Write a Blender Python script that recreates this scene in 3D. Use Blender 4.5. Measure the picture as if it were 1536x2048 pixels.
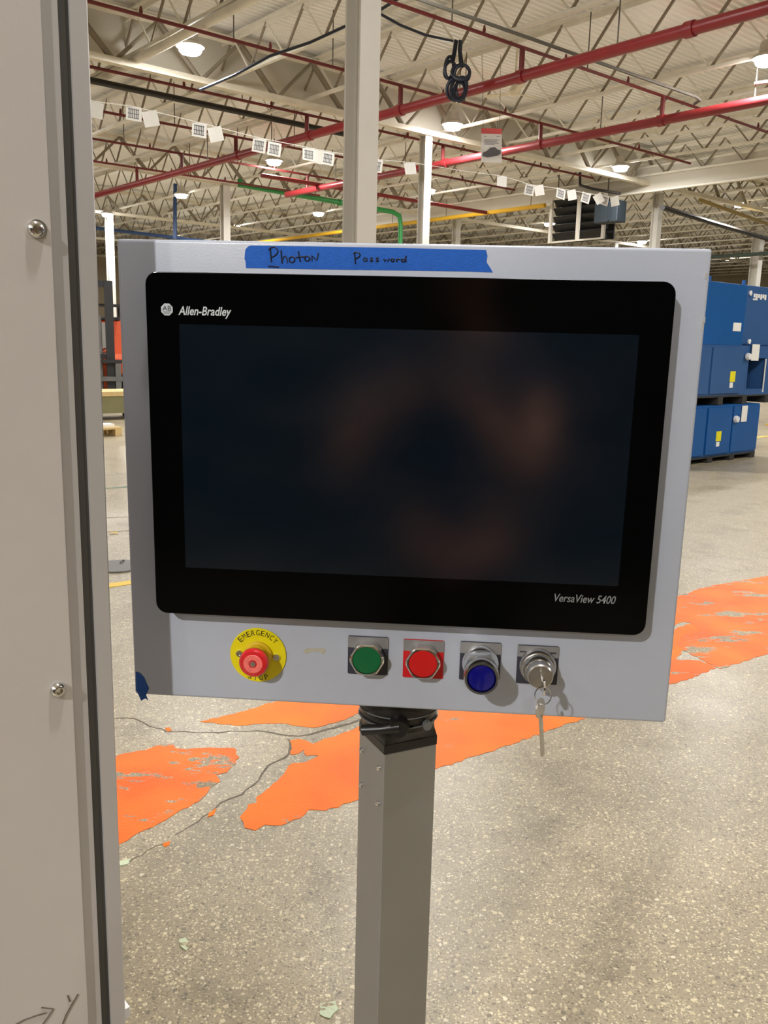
import bpy, bmesh, math, random
from mathutils import Vector, Matrix

random.seed(7)
scene = bpy.context.scene
COL = scene.collection
for o in list(bpy.data.objects):
    bpy.data.objects.remove(o)

# ------------------------------------------------------------------ camera
F_PX, PITCH, ROLL = 1745.0, math.radians(11.1065), math.radians(1.4253)
YA = math.radians(40.044)          # building axes against the view direction
YH = math.radians(-4.0539)         # operator panel yaw
HC = 1.5                           # eye height
fwd = Vector((0, math.cos(PITCH), -math.sin(PITCH)))
upv = Vector((0, math.sin(PITCH), math.cos(PITCH)))
rgt = Vector((1, 0, 0))
cR = math.cos(ROLL) * rgt + math.sin(ROLL) * upv
cU = -math.sin(ROLL) * rgt + math.cos(ROLL) * upv
cd = bpy.data.cameras.new('camera')
cd.sensor_fit = 'VERTICAL'; cd.sensor_height = 24.0; cd.lens = F_PX / 2048.0 * 24.0
cd.clip_start = 0.01; cd.clip_end = 300
cam = bpy.data.objects.new('camera', cd); COL.objects.link(cam)
cam.matrix_world = Matrix(((cR.x, cU.x, -fwd.x, 0), (cR.y, cU.y, -fwd.y, 0), (cR.z, cU.z, -fwd.z, HC), (0, 0, 0, 1)))
scene.camera = cam

# ------------------------------------------------------------------ world and exposure
w = bpy.data.worlds.new('world'); scene.world = w; w.use_nodes = True
w.node_tree.nodes['Background'].inputs[0].default_value = (0.9, 0.92, 1.0, 1)
w.node_tree.nodes['Background'].inputs[1].default_value = 0.02
vs = scene.view_settings
vs.view_transform = 'Standard'; vs.look = 'None'; vs.gamma = 1.0; vs.use_curve_mapping = False
vs.exposure = 0.0
scene.cycles.max_bounces = 7; scene.cycles.diffuse_bounces = 5
LAMP_W = 270.0                     # every high-bay lamp
LAMP_COL = (1.0, 0.985, 0.965)
LAMP_Z = 6.4
AV = Vector((-math.sin(YA), math.cos(YA), 0)); BV = Vector((math.cos(YA), math.sin(YA), 0))
# lamp positions in building axes (A, B)
LAMPS = [(14.8, 7.8, 'lit lamp under the roof at upper left, the largest glow'), (15.5, 14.8, 'lit lamp right below the hanging hose coil'),
         (22.1, 14.2, 'lit lamp below the left part of the paper-tag string'), (15.6, 21.4, 'lit lamp above the black louvered unit'),
         (29.7, 15.2, 'lit lamp beside the vertical dark blue pipe'), (29.6, 21.1, 'lit lamp below the green pipe, left of the large column'),
         (22.4, 20.4, 'lit lamp half hidden at the second column\'s right edge'), (35.9, 21.0, 'small lit lamp just right of the tan column'),
         (34.7, 14.55, 'lit lamp at the top of the brightly lit white column'), (24.6, 29.2, 'lit lamp at the left edge of the black louvered unit'),
         (25.3, 36.8, 'lit lamp just above the panel\'s top edge, below the louvered unit'), (16.4, 29.4, 'lit lamp over the blue cabinets at the right'),
         (26.2, 46.4, 'small lit lamp right of the panel\'s top right corner'), (8.3, 15.3, 'lit lamp cut by the right edge of the photo')]
UNSEEN = 'lit high-bay lamp assumed outside the picture'
LAMPS += [(a, b, UNSEEN) for a, b in ((8.3, 7.8), (23.4, 7.8), (29.7, 7.8), (8.3, 22.3), (8.3, 29.4), (15.5, 36.8), (15.5, 0.7), (0.1, 0.9), (0.8, 8.2), (0.8, 15.3), (43, 15.4), (43, 22), (-7.2, 8.1), (-9.4, -7.6), (-2.2, -14.8))]  # last three added behind the viewer to raise the fill light
FLOOD = (-2.2, -7.6)               # brighter lamp behind the viewer's left shoulder

# ------------------------------------------------------------------ helpers: pixel rays, building axes
def ray(u, v):
    return (cR * ((u - 768) / F_PX) + cU * (-(v - 1024) / F_PX) + fwd)
CAMP = Vector((0, 0, HC))
def W(A, B, z): 
    p = AV * A + BV * B; return Vector((p.x, p.y, z))
def onz(u, v, z):
    d = ray(u, v); return CAMP + d * ((z - HC) / d.z)
def onA(u, v, A):
    d = ray(u, v); return CAMP + d * (A / d.dot(AV))
def onB(u, v, B):
    d = ray(u, v); return CAMP + d * (B / d.dot(BV))
def at(u, v, y):
    d = ray(u, v); return CAMP + d * (y / d.y)
PH = Vector((math.cos(YH), math.sin(YH), 0)); PN = Vector((-math.sin(YH), math.cos(YH), 0)); PD = 0.926
PX0, PX1, PZ0, PZ1 = -0.3495, 0.2535, -0.4085, 0.0970     # enclosure edges (x right, z from eye level)
PC = (PX0 + PX1) / 2
TILT = math.radians(1.17)          # the panel leans slightly towards the viewer
ploc = PH * PC + PN * PD + Vector((0, 0, HC + PZ0))
OPM = Matrix.Translation(ploc) @ Matrix.Rotation(YH, 4, 'Z') @ Matrix.Rotation(TILT, 4, 'X')
OPI = OPM.inverted()
OPROT = (TILT, 0, YH)
def lx(x): return x - PC
def lz(z): return z - PZ0
def pan(u, v, h=0.0):
    """pixel -> operator panel coordinates (x right, z up) on a plane h in front of its face"""
    o = OPI @ CAMP; d = OPI.to_3x3() @ ray(u, v); p = o + d * ((-h - o.y) / d.y); return p.x + PC, p.z + PZ0

# ------------------------------------------------------------------ materials
MATS = {}
def nt(m):
    return m.node_tree.nodes, m.node_tree.links
def mat(name, col, rough=0.5, metal=0.0, var=0.06, scale=30.0, bump=0.0, spec=0.5, emit=None, coat=0.0, bscale=None, var_rough=0.0):
    m = bpy.data.materials.new(name); m.use_nodes = True; N, L = nt(m)
    p = N['Principled BSDF']; p.inputs['Roughness'].default_value = rough; p.inputs['Metallic'].default_value = metal
    p.inputs['Specular IOR Level'].default_value = spec
    if coat: p.inputs['Coat Weight'].default_value = coat; p.inputs['Coat Roughness'].default_value = 0.08
    tc = N.new('ShaderNodeTexCoord'); no = N.new('ShaderNodeTexNoise'); no.inputs['Scale'].default_value = scale; no.inputs['Detail'].default_value = 4
    L.new(tc.outputs['Object'], no.inputs['Vector'])
    ra = N.new('ShaderNodeValToRGB'); L.new(no.outputs['Fac'], ra.inputs[0])
    c = Vector(col[:3]); lo = c * (1 - var); hi = c * (1 + var)
    ra.color_ramp.elements[0].position = 0.3; ra.color_ramp.elements[0].color = (*lo, 1)
    ra.color_ramp.elements[1].position = 0.7; ra.color_ramp.elements[1].color = (*[min(1, x) for x in hi], 1)
    L.new(ra.outputs[0], p.inputs['Base Color'])
    if var_rough:
        mr = N.new('ShaderNodeMapRange'); L.new(no.outputs['Fac'], mr.inputs[0]); mr.inputs[3].default_value = rough - var_rough; mr.inputs[4].default_value = rough + var_rough
        L.new(mr.outputs[0], p.inputs['Roughness'])
    if bump:
        n2 = N.new('ShaderNodeTexNoise'); n2.inputs['Scale'].default_value = bscale or scale * 6; L.new(tc.outputs['Object'], n2.inputs['Vector'])
        b = N.new('ShaderNodeBump'); b.inputs['Strength'].default_value = bump; b.inputs['Distance'].default_value = 0.002
        L.new(n2.outputs['Fac'], b.inputs['Height']); L.new(b.outputs[0], p.inputs['Normal'])
    if emit:
        p.inputs['Emission Color'].default_value = (*emit[:3], 1); p.inputs['Emission Strength'].default_value = emit[3]
    MATS[name] = m
    return m
def srgb(r, g, b):
    f = lambda c: (c / 12.92 if c <= 0.04045 else ((c + 0.055) / 1.055) ** 2.4)
    return (f(r / 255), f(g / 255), f(b / 255))

def concrete_group():
    g = bpy.data.node_groups.new('aggregate_concrete', 'ShaderNodeTree')
    g.interface.new_socket('Color', in_out='OUTPUT', socket_type='NodeSocketColor')
    g.interface.new_socket('Height', in_out='OUTPUT', socket_type='NodeSocketFloat')
    g.interface.new_socket('Rough', in_out='OUTPUT', socket_type='NodeSocketFloat')
    N, L = g.nodes, g.links
    out = N.new('NodeGroupOutput'); tc = N.new('ShaderNodeNewGeometry')
    def noise(s, d=5, r=0.6):
        n = N.new('ShaderNodeTexNoise'); n.inputs['Scale'].default_value = s; n.inputs['Detail'].default_value = d; n.inputs['Roughness'].default_value = r
        L.new(tc.outputs['Position'], n.inputs['Vector']); return n
    def ramp(src, stops):
        r = N.new('ShaderNodeValToRGB'); L.new(src, r.inputs[0])
        e = r.color_ramp.elements
        while len(e) < len(stops): e.new(0.5)
        for i, (p, c) in enumerate(stops): e[i].position = p; e[i].color = (*c, 1)
        return r
    def mix(f, a, b, t='MIX'):
        m = N.new('ShaderNodeMix'); m.data_type = 'RGBA'; m.blend_type = t
        if isinstance(f, float): m.inputs[0].default_value = f
        else: L.new(f, m.inputs[0])
        L.new(a, m.inputs[6])
        L.new(b, m.inputs[7]) if not isinstance(b, tuple) else setattr(m.inputs[7], 'default_value', (*b, 1))
        return m.outputs[2]
    big = noise(0.9, 6, 0.65)
    base = ramp(big.outputs['Fac'], [(0.3, srgb(141, 131, 109)), (0.5, srgb(158, 147, 124)), (0.72, srgb(173, 163, 142))])
    fine = noise(150, 3)
    fr = ramp(fine.outputs['Fac'], [(0.3, (0.72, 0.70, 0.66)), (0.7, (1.12, 1.12, 1.12))])
    c = mix(1.0, base.outputs[0], fr.outputs[0], 'MULTIPLY')
    # aggregate stones: random cells, only some of them show
    h = None
    for sc, thr, cols in ((115, 0.80, None), (190, 0.70, None), (70, 0.93, None)):
        wv = noise(60, 2); ad = N.new('ShaderNodeVectorMath'); ad.operation = 'ADD'
        sc_ = N.new('ShaderNodeVectorMath'); sc_.operation = 'SCALE'; sc_.inputs[3].default_value = 0.006
        L.new(wv.outputs['Color'], sc_.inputs[0]); L.new(tc.outputs['Position'], ad.inputs[0]); L.new(sc_.outputs[0], ad.inputs[1])
        vo = N.new('ShaderNodeTexVoronoi'); vo.inputs['Scale'].default_value = sc; vo.voronoi_dimensions = '2D'; L.new(ad.outputs[0], vo.inputs['Vector'])
        sep = N.new('ShaderNodeSeparateColor'); L.new(vo.outputs['Color'], sep.inputs[0])
        on = N.new('ShaderNodeMath'); on.operation = 'GREATER_THAN'; L.new(sep.outputs[0], on.inputs[0]); on.inputs[1].default_value = thr
        dd = N.new('ShaderNodeMath'); dd.operation = 'LESS_THAN'; L.new(vo.outputs['Distance'], dd.inputs[0]); dd.inputs[1].default_value = 0.42
        mu = N.new('ShaderNodeMath'); mu.operation = 'MULTIPLY'; L.new(on.outputs[0], mu.inputs[0]); L.new(dd.outputs[0], mu.inputs[1])
        st = ramp(sep.outputs[1], [(0.0, srgb(92, 84, 74)), (0.3, srgb(118, 106, 90)), (0.42, srgb(150, 134, 108)), (0.55, srgb(226, 212, 176)), (0.8, srgb(206, 190, 150)), (0.95, srgb(238, 230, 205))])
        st.color_ramp.interpolation = 'CONSTANT'
        f2 = N.new('ShaderNodeMath'); f2.operation = 'MULTIPLY'; L.new(mu.outputs[0], f2.inputs[0]); f2.inputs[1].default_value = 0.6
        c = mix(f2.outputs[0], c, st.outputs[0])
    dirt = noise(2.6, 8, 0.7)
    dr = ramp(dirt.outputs['Fac'], [(0.36, (0.66, 0.64, 0.62)), (0.47, (1, 1, 1))])
    c = mix(0.75, c, dr.outputs[0], 'MULTIPLY')
    L.new(c, out.inputs['Color']); L.new(fine.outputs['Fac'], out.inputs['Height'])
    rr = N.new('ShaderNodeMapRange'); L.new(big.outputs['Fac'], rr.inputs[0]); rr.inputs[1].default_value = 0.3; rr.inputs[2].default_value = 0.7; rr.inputs[3].default_value = 0.42; rr.inputs[4].default_value = 0.28
    L.new(rr.outputs[0], out.inputs['Rough'])
    return g
CG = concrete_group()
def concrete_mat():
    m = bpy.data.materials.new('floor_concrete'); m.use_nodes = True; N, L = nt(m); p = N['Principled BSDF']
    g = N.new('ShaderNodeGroup'); g.node_tree = CG
    L.new(g.outputs['Color'], p.inputs['Base Color']); L.new(g.outputs['Rough'], p.inputs['Roughness'])
    b = N.new('ShaderNodeBump'); b.inputs['Strength'].default_value = 0.35; b.inputs['Distance'].default_value = 0.002
    L.new(g.outputs['Height'], b.inputs['Height']); L.new(b.outputs[0], p.inputs['Normal'])
    return m
def paint_mat(name, col, wear, col2=None):
    m = bpy.data.materials.new(name); m.use_nodes = True; N, L = nt(m); p = N['Principled BSDF']
    g = N.new('ShaderNodeGroup'); g.node_tree = CG; geo = N.new('ShaderNodeNewGeometry')
    n = N.new('ShaderNodeTexNoise'); n.inputs['Scale'].default_value = 5.0; n.inputs['Detail'].default_value = 9; n.inputs['Roughness'].default_value = 0.68
    mp = N.new('ShaderNodeMapping'); mp.inputs['Rotation'].default_value = (0, 0, -YA); mp.inputs['Scale'].default_value = (0.6, 1.6, 1)
    L.new(geo.outputs['Position'], mp.inputs[0]); L.new(mp.outputs[0], n.inputs['Vector'])
    r = N.new('ShaderNodeValToRGB'); r.color_ramp.elements[0].position = wear; r.color_ramp.elements[1].position = wear + 0.015; L.new(n.outputs['Fac'], r.inputs[0])
    n2 = N.new('ShaderNodeTexNoise'); n2.inputs['Scale'].default_value = 3.0; n2.inputs['Detail'].default_value = 6; L.new(geo.outputs['Position'], n2.inputs['Vector'])
    r2 = N.new('ShaderNodeValToRGB'); L.new(n2.outputs['Fac'], r2.inputs[0])
    r2.color_ramp.elements[0].position = 0.3; r2.color_ramp.elements[0].color = (*(Vector(col) * 0.88), 1)
    r2.color_ramp.elements[1].position = 0.7; r2.color_ramp.elements[1].color = (*(col2 or col), 1)
    mx = N.new('ShaderNodeMix'); mx.data_type = 'RGBA'; L.new(r.outputs[0], mx.inputs[0]); L.new(g.outputs['Color'], mx.inputs[6]); L.new(r2.outputs[0], mx.inputs[7])
    L.new(mx.outputs[2], p.inputs['Base Color']); p.inputs['Roughness'].default_value = 0.5; p.inputs['Specular IOR Level'].default_value = 0.2
    b = N.new('ShaderNodeBump'); b.inputs['Strength'].default_value = 0.4; b.inputs['Distance'].default_value = 0.002
    n3 = N.new('ShaderNodeTexNoise'); n3.inputs['Scale'].default_value = 90; L.new(geo.outputs['Position'], n3.inputs['Vector'])
    L.new(n3.outputs['Fac'], b.inputs['Height']); L.new(b.outputs[0], p.inputs['Normal'])
    return m
def glass_black(name, col, rough, spec=0.5):
    m = bpy.data.materials.new(name); m.use_nodes = True; N, L = nt(m); p = N['Principled BSDF']
    tc = N.new('ShaderNodeTexCoord'); n = N.new('ShaderNodeTexNoise'); n.inputs['Scale'].default_value = 9; n.inputs['Detail'].default_value = 5
    mp = N.new('ShaderNodeMapping'); mp.inputs['Scale'].default_value = (1, 1, 2.5); L.new(tc.outputs['Object'], mp.inputs[0]); L.new(mp.outputs[0], n.inputs[0])
    r = N.new('ShaderNodeMapRange'); L.new(n.outputs['Fac'], r.inputs[0]); r.inputs[1].default_value = 0.3; r.inputs[2].default_value = 0.7; r.inputs[3].default_value = rough; r.inputs[4].default_value = rough * 1.5
    L.new(r.outputs[0], p.inputs['Roughness']); p.inputs['Base Color'].default_value = (*col, 1); p.inputs['Specular IOR Level'].default_value = spec
    return m

M_CONC = concrete_mat()
M_ORANGE = paint_mat('orange_floor_paint', srgb(250, 112, 4), 0.36, srgb(255, 128, 10))
M_ORANGE2 = paint_mat('worn_orange_floor_paint', srgb(246, 100, 20), 0.42, srgb(255, 122, 36))
M_YPAINT = paint_mat('yellow_floor_paint', srgb(226, 190, 70), 0.44)
M_GPAINT = paint_mat('green_floor_paint', srgb(90, 140, 120), 0.46)
M_PALE = paint_mat('pale_green_floor_paint', srgb(196, 208, 178), 0.42)
M_CRACK = mat('floor_crack', srgb(112, 104, 93), 0.9, var=0.2)
M_DECK = mat('roof_deck', srgb(242, 241, 237), 0.6, var=0.05, scale=0.6)
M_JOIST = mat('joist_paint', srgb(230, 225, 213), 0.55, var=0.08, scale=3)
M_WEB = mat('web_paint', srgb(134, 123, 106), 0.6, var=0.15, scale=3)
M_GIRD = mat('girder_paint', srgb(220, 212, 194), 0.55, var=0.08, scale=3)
M_COLM = mat('column_paint', srgb(204, 200, 191), 0.45, var=0.03, scale=2)
M_WALL = mat('wall_paint', srgb(196, 182, 154), 0.7, var=0.06, scale=0.5)
M_BLOCK = mat('wall_block', srgb(205, 194, 168), 0.75, var=0.1, scale=1.5)
M_REDB = mat('thin_red_pipe_paint', srgb(110, 34, 34), 0.5, var=0.12, scale=4)
M_RED = mat('red_pipe_paint', srgb(134, 34, 38), 0.4, var=0.1, scale=4)
M_BPIPE = mat('black_pipe', srgb(40, 36, 32), 0.5, var=0.15, scale=4)
M_COND = mat('grey_conduit', srgb(98, 94, 86), 0.45, 0.3, var=0.1, scale=4)
M_GREEN = mat('green_pipe_paint', srgb(40, 130, 62), 0.45, var=0.08, scale=3)
M_DULLG = mat('dull_green_pipe_paint', srgb(58, 74, 66), 0.6, var=0.1)
M_DULLY = mat('dull_yellow_pipe_paint', srgb(150, 126, 60), 0.55, var=0.1)
M_BLUEP = mat('blue_pipe_paint', srgb(36, 66, 112), 0.45, var=0.08, scale=3)
M_YEL = mat('yellow_pipe_paint', srgb(206, 160, 34), 0.45, var=0.08, scale=3)
M_CURT = mat('curtain_sheet', srgb(206, 200, 186), 0.5, 0.0, var=0.05, scale=1)
M_PAPER = mat('paper', srgb(236, 234, 228), 0.8, var=0.03, scale=20)
M_INK = mat('grey_ink', srgb(120, 120, 124), 0.8)
M_LAMP = mat('lamp_housing', srgb(196, 190, 180), 0.4, 0.4)
M_LENS = mat('lamp_lens', (1, 1, 1), 0.3, emit=(1, 0.985, 0.96, 105.0))
M_ENC = mat('panel_enclosure_paint', srgb(170, 175, 187), 0.30, var=0.02, scale=5, bump=0.04, bscale=500, spec=0.5)
M_BEZ = glass_black('black_glass', (0.0012, 0.0012, 0.0012), 0.10, 0.16)
M_SCR = glass_black('display_glass', (0.0008, 0.0042, 0.0085), 0.13, 0.85)
M_LOGO = mat('silver_print', srgb(190, 196, 200), 0.5, var=0.02)
M_LOGOD = mat('dim_silver_print', srgb(118, 120, 120), 0.5, var=0.05, scale=200)
M_LOGOK = mat('dark_logo_print', srgb(52, 58, 62), 0.5)
M_TAPE = mat('blue_masking_tape', srgb(8, 92, 192), 0.7, var=0.06, scale=160, bump=0.25, bscale=900)
M_TAPED = mat('dark_blue_masking_tape', srgb(18, 74, 150), 0.65, var=0.06, scale=160, bump=0.25, bscale=900)
M_PEN = mat('black_marker', srgb(14, 22, 44), 0.6, var=0.1)
M_CHROME = mat('chrome', (0.72, 0.71, 0.69), 0.16, 1.0, var=0.05, scale=60, var_rough=0.05)
M_STEEL = mat('brushed_steel', (0.55, 0.53, 0.50), 0.30, 1.0, var=0.08, scale=80)
M_YPLATE = mat('yellow_legend', srgb(220, 204, 6), 0.40, var=0.04, scale=80)
M_YCOL = mat('yellow_collar', srgb(214, 176, 30), 0.40, var=0.05, scale=60)
M_REDK = mat('red_knob', srgb(196, 26, 30), 0.35, var=0.10, scale=120, coat=0.3)
M_REDW = mat('worn_red_knob', srgb(232, 110, 100), 0.45, var=0.18, scale=160)
M_GREENL = mat('green_button', srgb(0, 92, 50), 0.35, var=0.05, coat=0.2)
M_REDL = mat('red_button', srgb(190, 18, 18), 0.35, var=0.05, coat=0.2)
M_BLUEL = mat('blue_lens', srgb(8, 10, 110), 0.18, var=0.2, scale=300, coat=0.5)
M_PLG = mat('silver_legend', srgb(132, 130, 128), 0.42, 0.2, var=0.05)
M_PLD = mat('dark_legend', srgb(48, 48, 58), 0.42, var=0.05)
M_PLR = mat('red_legend', srgb(186, 14, 22), 0.42, var=0.04)
M_BLK = mat('black_plastic', srgb(22, 20, 19), 0.38, var=0.15, scale=40)
M_BLK2 = mat('black_anodised', srgb(34, 31, 29), 0.32, 0.3, var=0.12, scale=40)
M_POLE = mat('anodised_aluminium', srgb(150, 148, 144), 0.42, 0.55, var=0.03, scale=10)
M_CABS = mat('cabinet_sheet', srgb(192, 186, 180), 0.45, var=0.025, scale=6, bump=0.05, bscale=300)
M_EXTR = mat('extrusion_aluminium', srgb(184, 180, 178), 0.42, 0.25, var=0.02, scale=4)
M_SLOT = mat('slot_insert', srgb(72, 70, 66), 0.6, var=0.08, scale=8)
M_WHITE = mat('white_plastic', srgb(232, 232, 232), 0.4, var=0.02)
M_BCAB = mat('blue_cabinet_paint', srgb(14, 84, 150), 0.42, var=0.05, scale=2)
M_BCAB2 = mat('greyish_blue_cabinet_paint', srgb(50, 90, 142), 0.45, var=0.05, scale=2)  # greyer, less saturated than the other cabinet blue
M_PAL = mat('dark_pallet', srgb(52, 50, 48), 0.7, var=0.15, scale=6)
M_VOID = mat('opening_shade', srgb(14, 14, 14), 0.9)
M_YST = mat('yellow_sticker', srgb(232, 220, 30), 0.6)
M_WOOD = mat('pale_wood', srgb(206, 178, 124), 0.7, var=0.12, scale=8)
M_OLIVE = mat('olive_bench_paint', srgb(126, 122, 84), 0.6, var=0.1, scale=4)
M_FORANGE = mat('forklift_orange', srgb(214, 84, 30), 0.42, var=0.05, scale=3)
M_FDARK = mat('forklift_dark', srgb(36, 36, 38), 0.5, var=0.1, scale=5)
M_FGREY = mat('forklift_grey', srgb(110, 110, 108), 0.45, 0.3, var=0.1, scale=5)
M_RUB = mat('rubber', srgb(28, 28, 28), 0.8, var=0.1)
M_LOUV = mat('black_louver', srgb(7, 7, 6), 0.5, var=0.15, scale=4)
M_TEAL = mat('slate_blue_motor_paint', srgb(20, 30, 36), 0.6, var=0.08, scale=4)
M_FAN = mat('white_fan_paint', srgb(226, 216, 192), 0.5)
M_HOSE = mat('dark_blue_hose', srgb(26, 34, 52), 0.4, var=0.1, scale=10)
M_SRED = mat('sign_red', srgb(206, 84, 84), 0.7)
M_SWHT = mat('sign_white', srgb(222, 218, 216), 0.7)
M_SDK = mat('sign_dark', srgb(96, 94, 100), 0.7)
M_STXT = mat('sign_text', srgb(150, 146, 150), 0.7)
M_MATT = mat('floor_plate_grey', srgb(96, 94, 92), 0.55, 0.0, var=0.1)
M_GBIN = mat('green_bin', srgb(40, 88, 66), 0.5)
M_SCUFF = mat('tan_scuff', srgb(170, 164, 146), 0.7, var=0.12, scale=300)
M_MARK = mat('pencil_mark', srgb(84, 74, 62), 0.8, var=0.2, scale=100)
M_NICK = mat('bare_metal_nick', (0.9, 0.9, 0.88), 0.25, 0.6)

# ------------------------------------------------------------------ mesh builder
class MB:
    def __init__(s): s.v = []; s.f = []
    def add(s, vs, fs):
        o = len(s.v); s.v += [Vector(p) for p in vs]; s.f += [tuple(i + o for i in q) for q in fs]; return s
    def box(s, x0, x1, y0, y1, z0, z1):
        return s.add([(x0, y0, z0), (x1, y0, z0), (x1, y1, z0), (x0, y1, z0), (x0, y0, z1), (x1, y0, z1), (x1, y1, z1), (x0, y1, z1)],
                     [(0, 3, 2, 1), (4, 5, 6, 7), (0, 1, 5, 4), (1, 2, 6, 5), (2, 3, 7, 6), (3, 0, 4, 7)])
    def prism(s, pts, axis, t0, t1):
        """closed outline extruded along an axis; pts are 2-D in the other two axes (x,y,z order)"""
        n = len(pts)
        def P(p, t):
            return {'x': (t, p[0], p[1]), 'y': (p[0], t, p[1]), 'z': (p[0], p[1], t)}[axis]
        return s.add([P(p, t0) for p in pts] + [P(p, t1) for p in pts],
                     [tuple(range(n))[::-1], tuple(range(n, 2 * n))] + [(i, (i + 1) % n, n + (i + 1) % n, n + i) for i in range(n)])
    def tube(s, pts, r, seg=8, caps=True, r2=None):
        pts = [Vector(p) for p in pts]; rings = []; n = len(pts)
        up = None
        for i, p in enumerate(pts):
            d = (pts[min(i + 1, n - 1)] - pts[max(i - 1, 0)])
            if d.length < 1e-9: d = Vector((0, 0, 1))
            d.normalize()
            if up is None:
                up = Vector((0, 0, 1)) if abs(d.z) < 0.9 else Vector((1, 0, 0))
            x = d.cross(up); 
            if x.length < 1e-6: x = d.orthogonal()
            x.normalize(); y = x.cross(d).normalized(); up = y
            rr = r if not isinstance(r, (list, tuple)) else r[i]
            rings.append([p + (x * math.cos(2 * math.pi * k / seg) + y * math.sin(2 * math.pi * k / seg)) * rr for k in range(seg)])
        vs = [q for R in rings for q in R]; fs = []
        for i in range(n - 1):
            for k in range(seg):
                a = i * seg + k; b = i * seg + (k + 1) % seg
                fs.append((a, b, b + seg, a + seg))
        if caps: fs += [tuple(range(seg))[::-1], tuple(range((n - 1) * seg, n * seg))]
        return s.add(vs, fs)
    def lathe(s, prof, axis='z', seg=32, c=(0, 0, 0), sx=1.0, sy=1.0):
        """prof: (radius, height) list; axis 'z' up or 'y' towards -Y (out of the panel)"""
        vs = []; fs = []; n = len(prof)
        for r, h in prof:
            for k in range(seg):
                a = 2 * math.pi * k / seg
                if axis == 'z': vs.append((c[0] + r * math.cos(a) * sx, c[1] + r * math.sin(a) * sy, c[2] + h))
                else: vs.append((c[0] + r * math.cos(a), c[1] - h, c[2] + r * math.sin(a)))
        for i in range(n - 1):
            for k in range(seg):
                a = i * seg + k; b = i * seg + (k + 1) % seg
                fs.append((a, b, b + seg, a + seg))
        fs.append(tuple(range(seg))[::-1]); fs.append(tuple(range((n - 1) * seg, n * seg)))
        return s.add(vs, fs)
    def xf(s, M):
        s.v = [M @ p for p in s.v]; return s
    def mesh(s, name, m, smooth=False, bevel=0):
        me = bpy.data.meshes.new(name); me.from_pydata([tuple(p) for p in s.v], [], s.f); me.update()
        bm = bmesh.new(); bm.from_mesh(me); bmesh.ops.remove_doubles(bm, verts=bm.verts, dist=1e-7); bmesh.ops.recalc_face_normals(bm, faces=bm.faces)
        if bevel: bmesh.ops.bevel(bm, geom=[e for e in bm.edges if e.calc_face_angle(0) > 0.6], offset=bevel, segments=3, profile=0.5, affect='EDGES')
        bm.to_mesh(me); bm.free()
        if smooth:
            for p in me.polygons: p.use_smooth = True
            me.set_sharp_from_angle(angle=math.radians(38))
        me.materials.append(m); return me
    def build(s, name, m, parent=None, smooth=False, bevel=0):
        return link(name, s.mesh(name, m, smooth, bevel), parent)
def link(name, data, parent=None):
    o = bpy.data.objects.new(name, data); COL.objects.link(o)
    if parent: o.parent = parent
    return o
def tag(o, label=None, cat=None, group=None, kind=None):
    if label: o['label'] = label
    if cat: o['category'] = cat
    if group: o['group'] = group
    if kind: o['kind'] = kind
    return o
def empty(name, loc=(0, 0, 0), rz=0.0, **k):
    o = link(name, None); o.location = loc; o.rotation_euler = (0, 0, rz); o.empty_display_size = 0.1
    return tag(o, **k)
def clone(root, **k):
    r = root.copy(); COL.objects.link(r)
    for ch in root.children:
        c = ch.copy(); COL.objects.link(c); c.parent = r
        for g in ch.children:
            d = g.copy(); COL.objects.link(d); d.parent = c
    return tag(r, **k)
def rrect(x0, x1, z0, z1, r, n=6):
    pts = []
    for cx, cz, a0 in ((x1 - r, z1 - r, 0), (x0 + r, z1 - r, 90), (x0 + r, z0 + r, 180), (x1 - r, z0 + r, 270)):
        for k in range(n + 1):
            a = math.radians(a0 + 90 * k / n); pts.append((cx + r * math.cos(a), cz + r * math.sin(a)))
    return pts
def text_mesh(name, body, box, m, y, shear=0.0, bold=0.0, parent=None, depth=0.0002):
    """lettering in the XZ plane facing -Y, fitted into box (x0,x1,z0,z1)"""
    c = bpy.data.curves.new(name, 'FONT'); c.body = body; c.shear = shear; c.offset = bold; c.extrude = 0.0; c.resolution_u = 3
    o = bpy.data.objects.new(name, c); COL.objects.link(o)
    dg = bpy.context.evaluated_depsgraph_get(); dg.update()
    me = bpy.data.meshes.new_from_object(o.evaluated_get(dg)); bpy.data.objects.remove(o); bpy.data.curves.remove(c)
    xs = [v.co.x for v in me.vertices]; ys = [v.co.y for v in me.vertices]
    x0, x1, y0, y1 = min(xs), max(xs), min(ys), max(ys)
    for v in me.vertices:
        v.co = Vector((box[0] + (v.co.x - x0) / (x1 - x0) * (box[1] - box[0]), y, box[2] + (v.co.y - y0) / (y1 - y0) * (box[3] - box[2])))
    me.name = name; me.materials.clear(); me.materials.append(m)
    return link(name, me, parent)

# ================================================================== SETTING
YAr = YA
A0, A1, B0, B1 = -26.0, 58.0, -26.0, 60.0
ZD = 7.32
def struct(o, label): return tag(o, label=label, kind='structure')
fl = MB().box(B0, B1, A0, A1, -0.2, 0.0).build('floor', M_CONC); fl.rotation_euler.z = YAr
struct(fl, 'worn concrete factory floor with pale and dark stones showing')
for nm, bx, lb in (('wall_far_left', (B0, B1, A1, A1 + .3), 'far beige wall of the hall beyond the forklift'), ('wall_far_right', (B1, B1 + .3, A0, A1), 'far beige wall of the hall beyond the blue cabinets'),
                   ('wall_near_left', (B0 - .3, B0, A0, A1), 'beige wall of the hall on the left behind the viewer'), ('wall_near_right', (B0, B1, A0 - .3, A0), 'beige wall of the hall behind the viewer')):
    o = MB().box(*bx, 0, ZD + 0.3).build(nm, M_WALL); o.rotation_euler.z = YAr; struct(o, lb)
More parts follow.
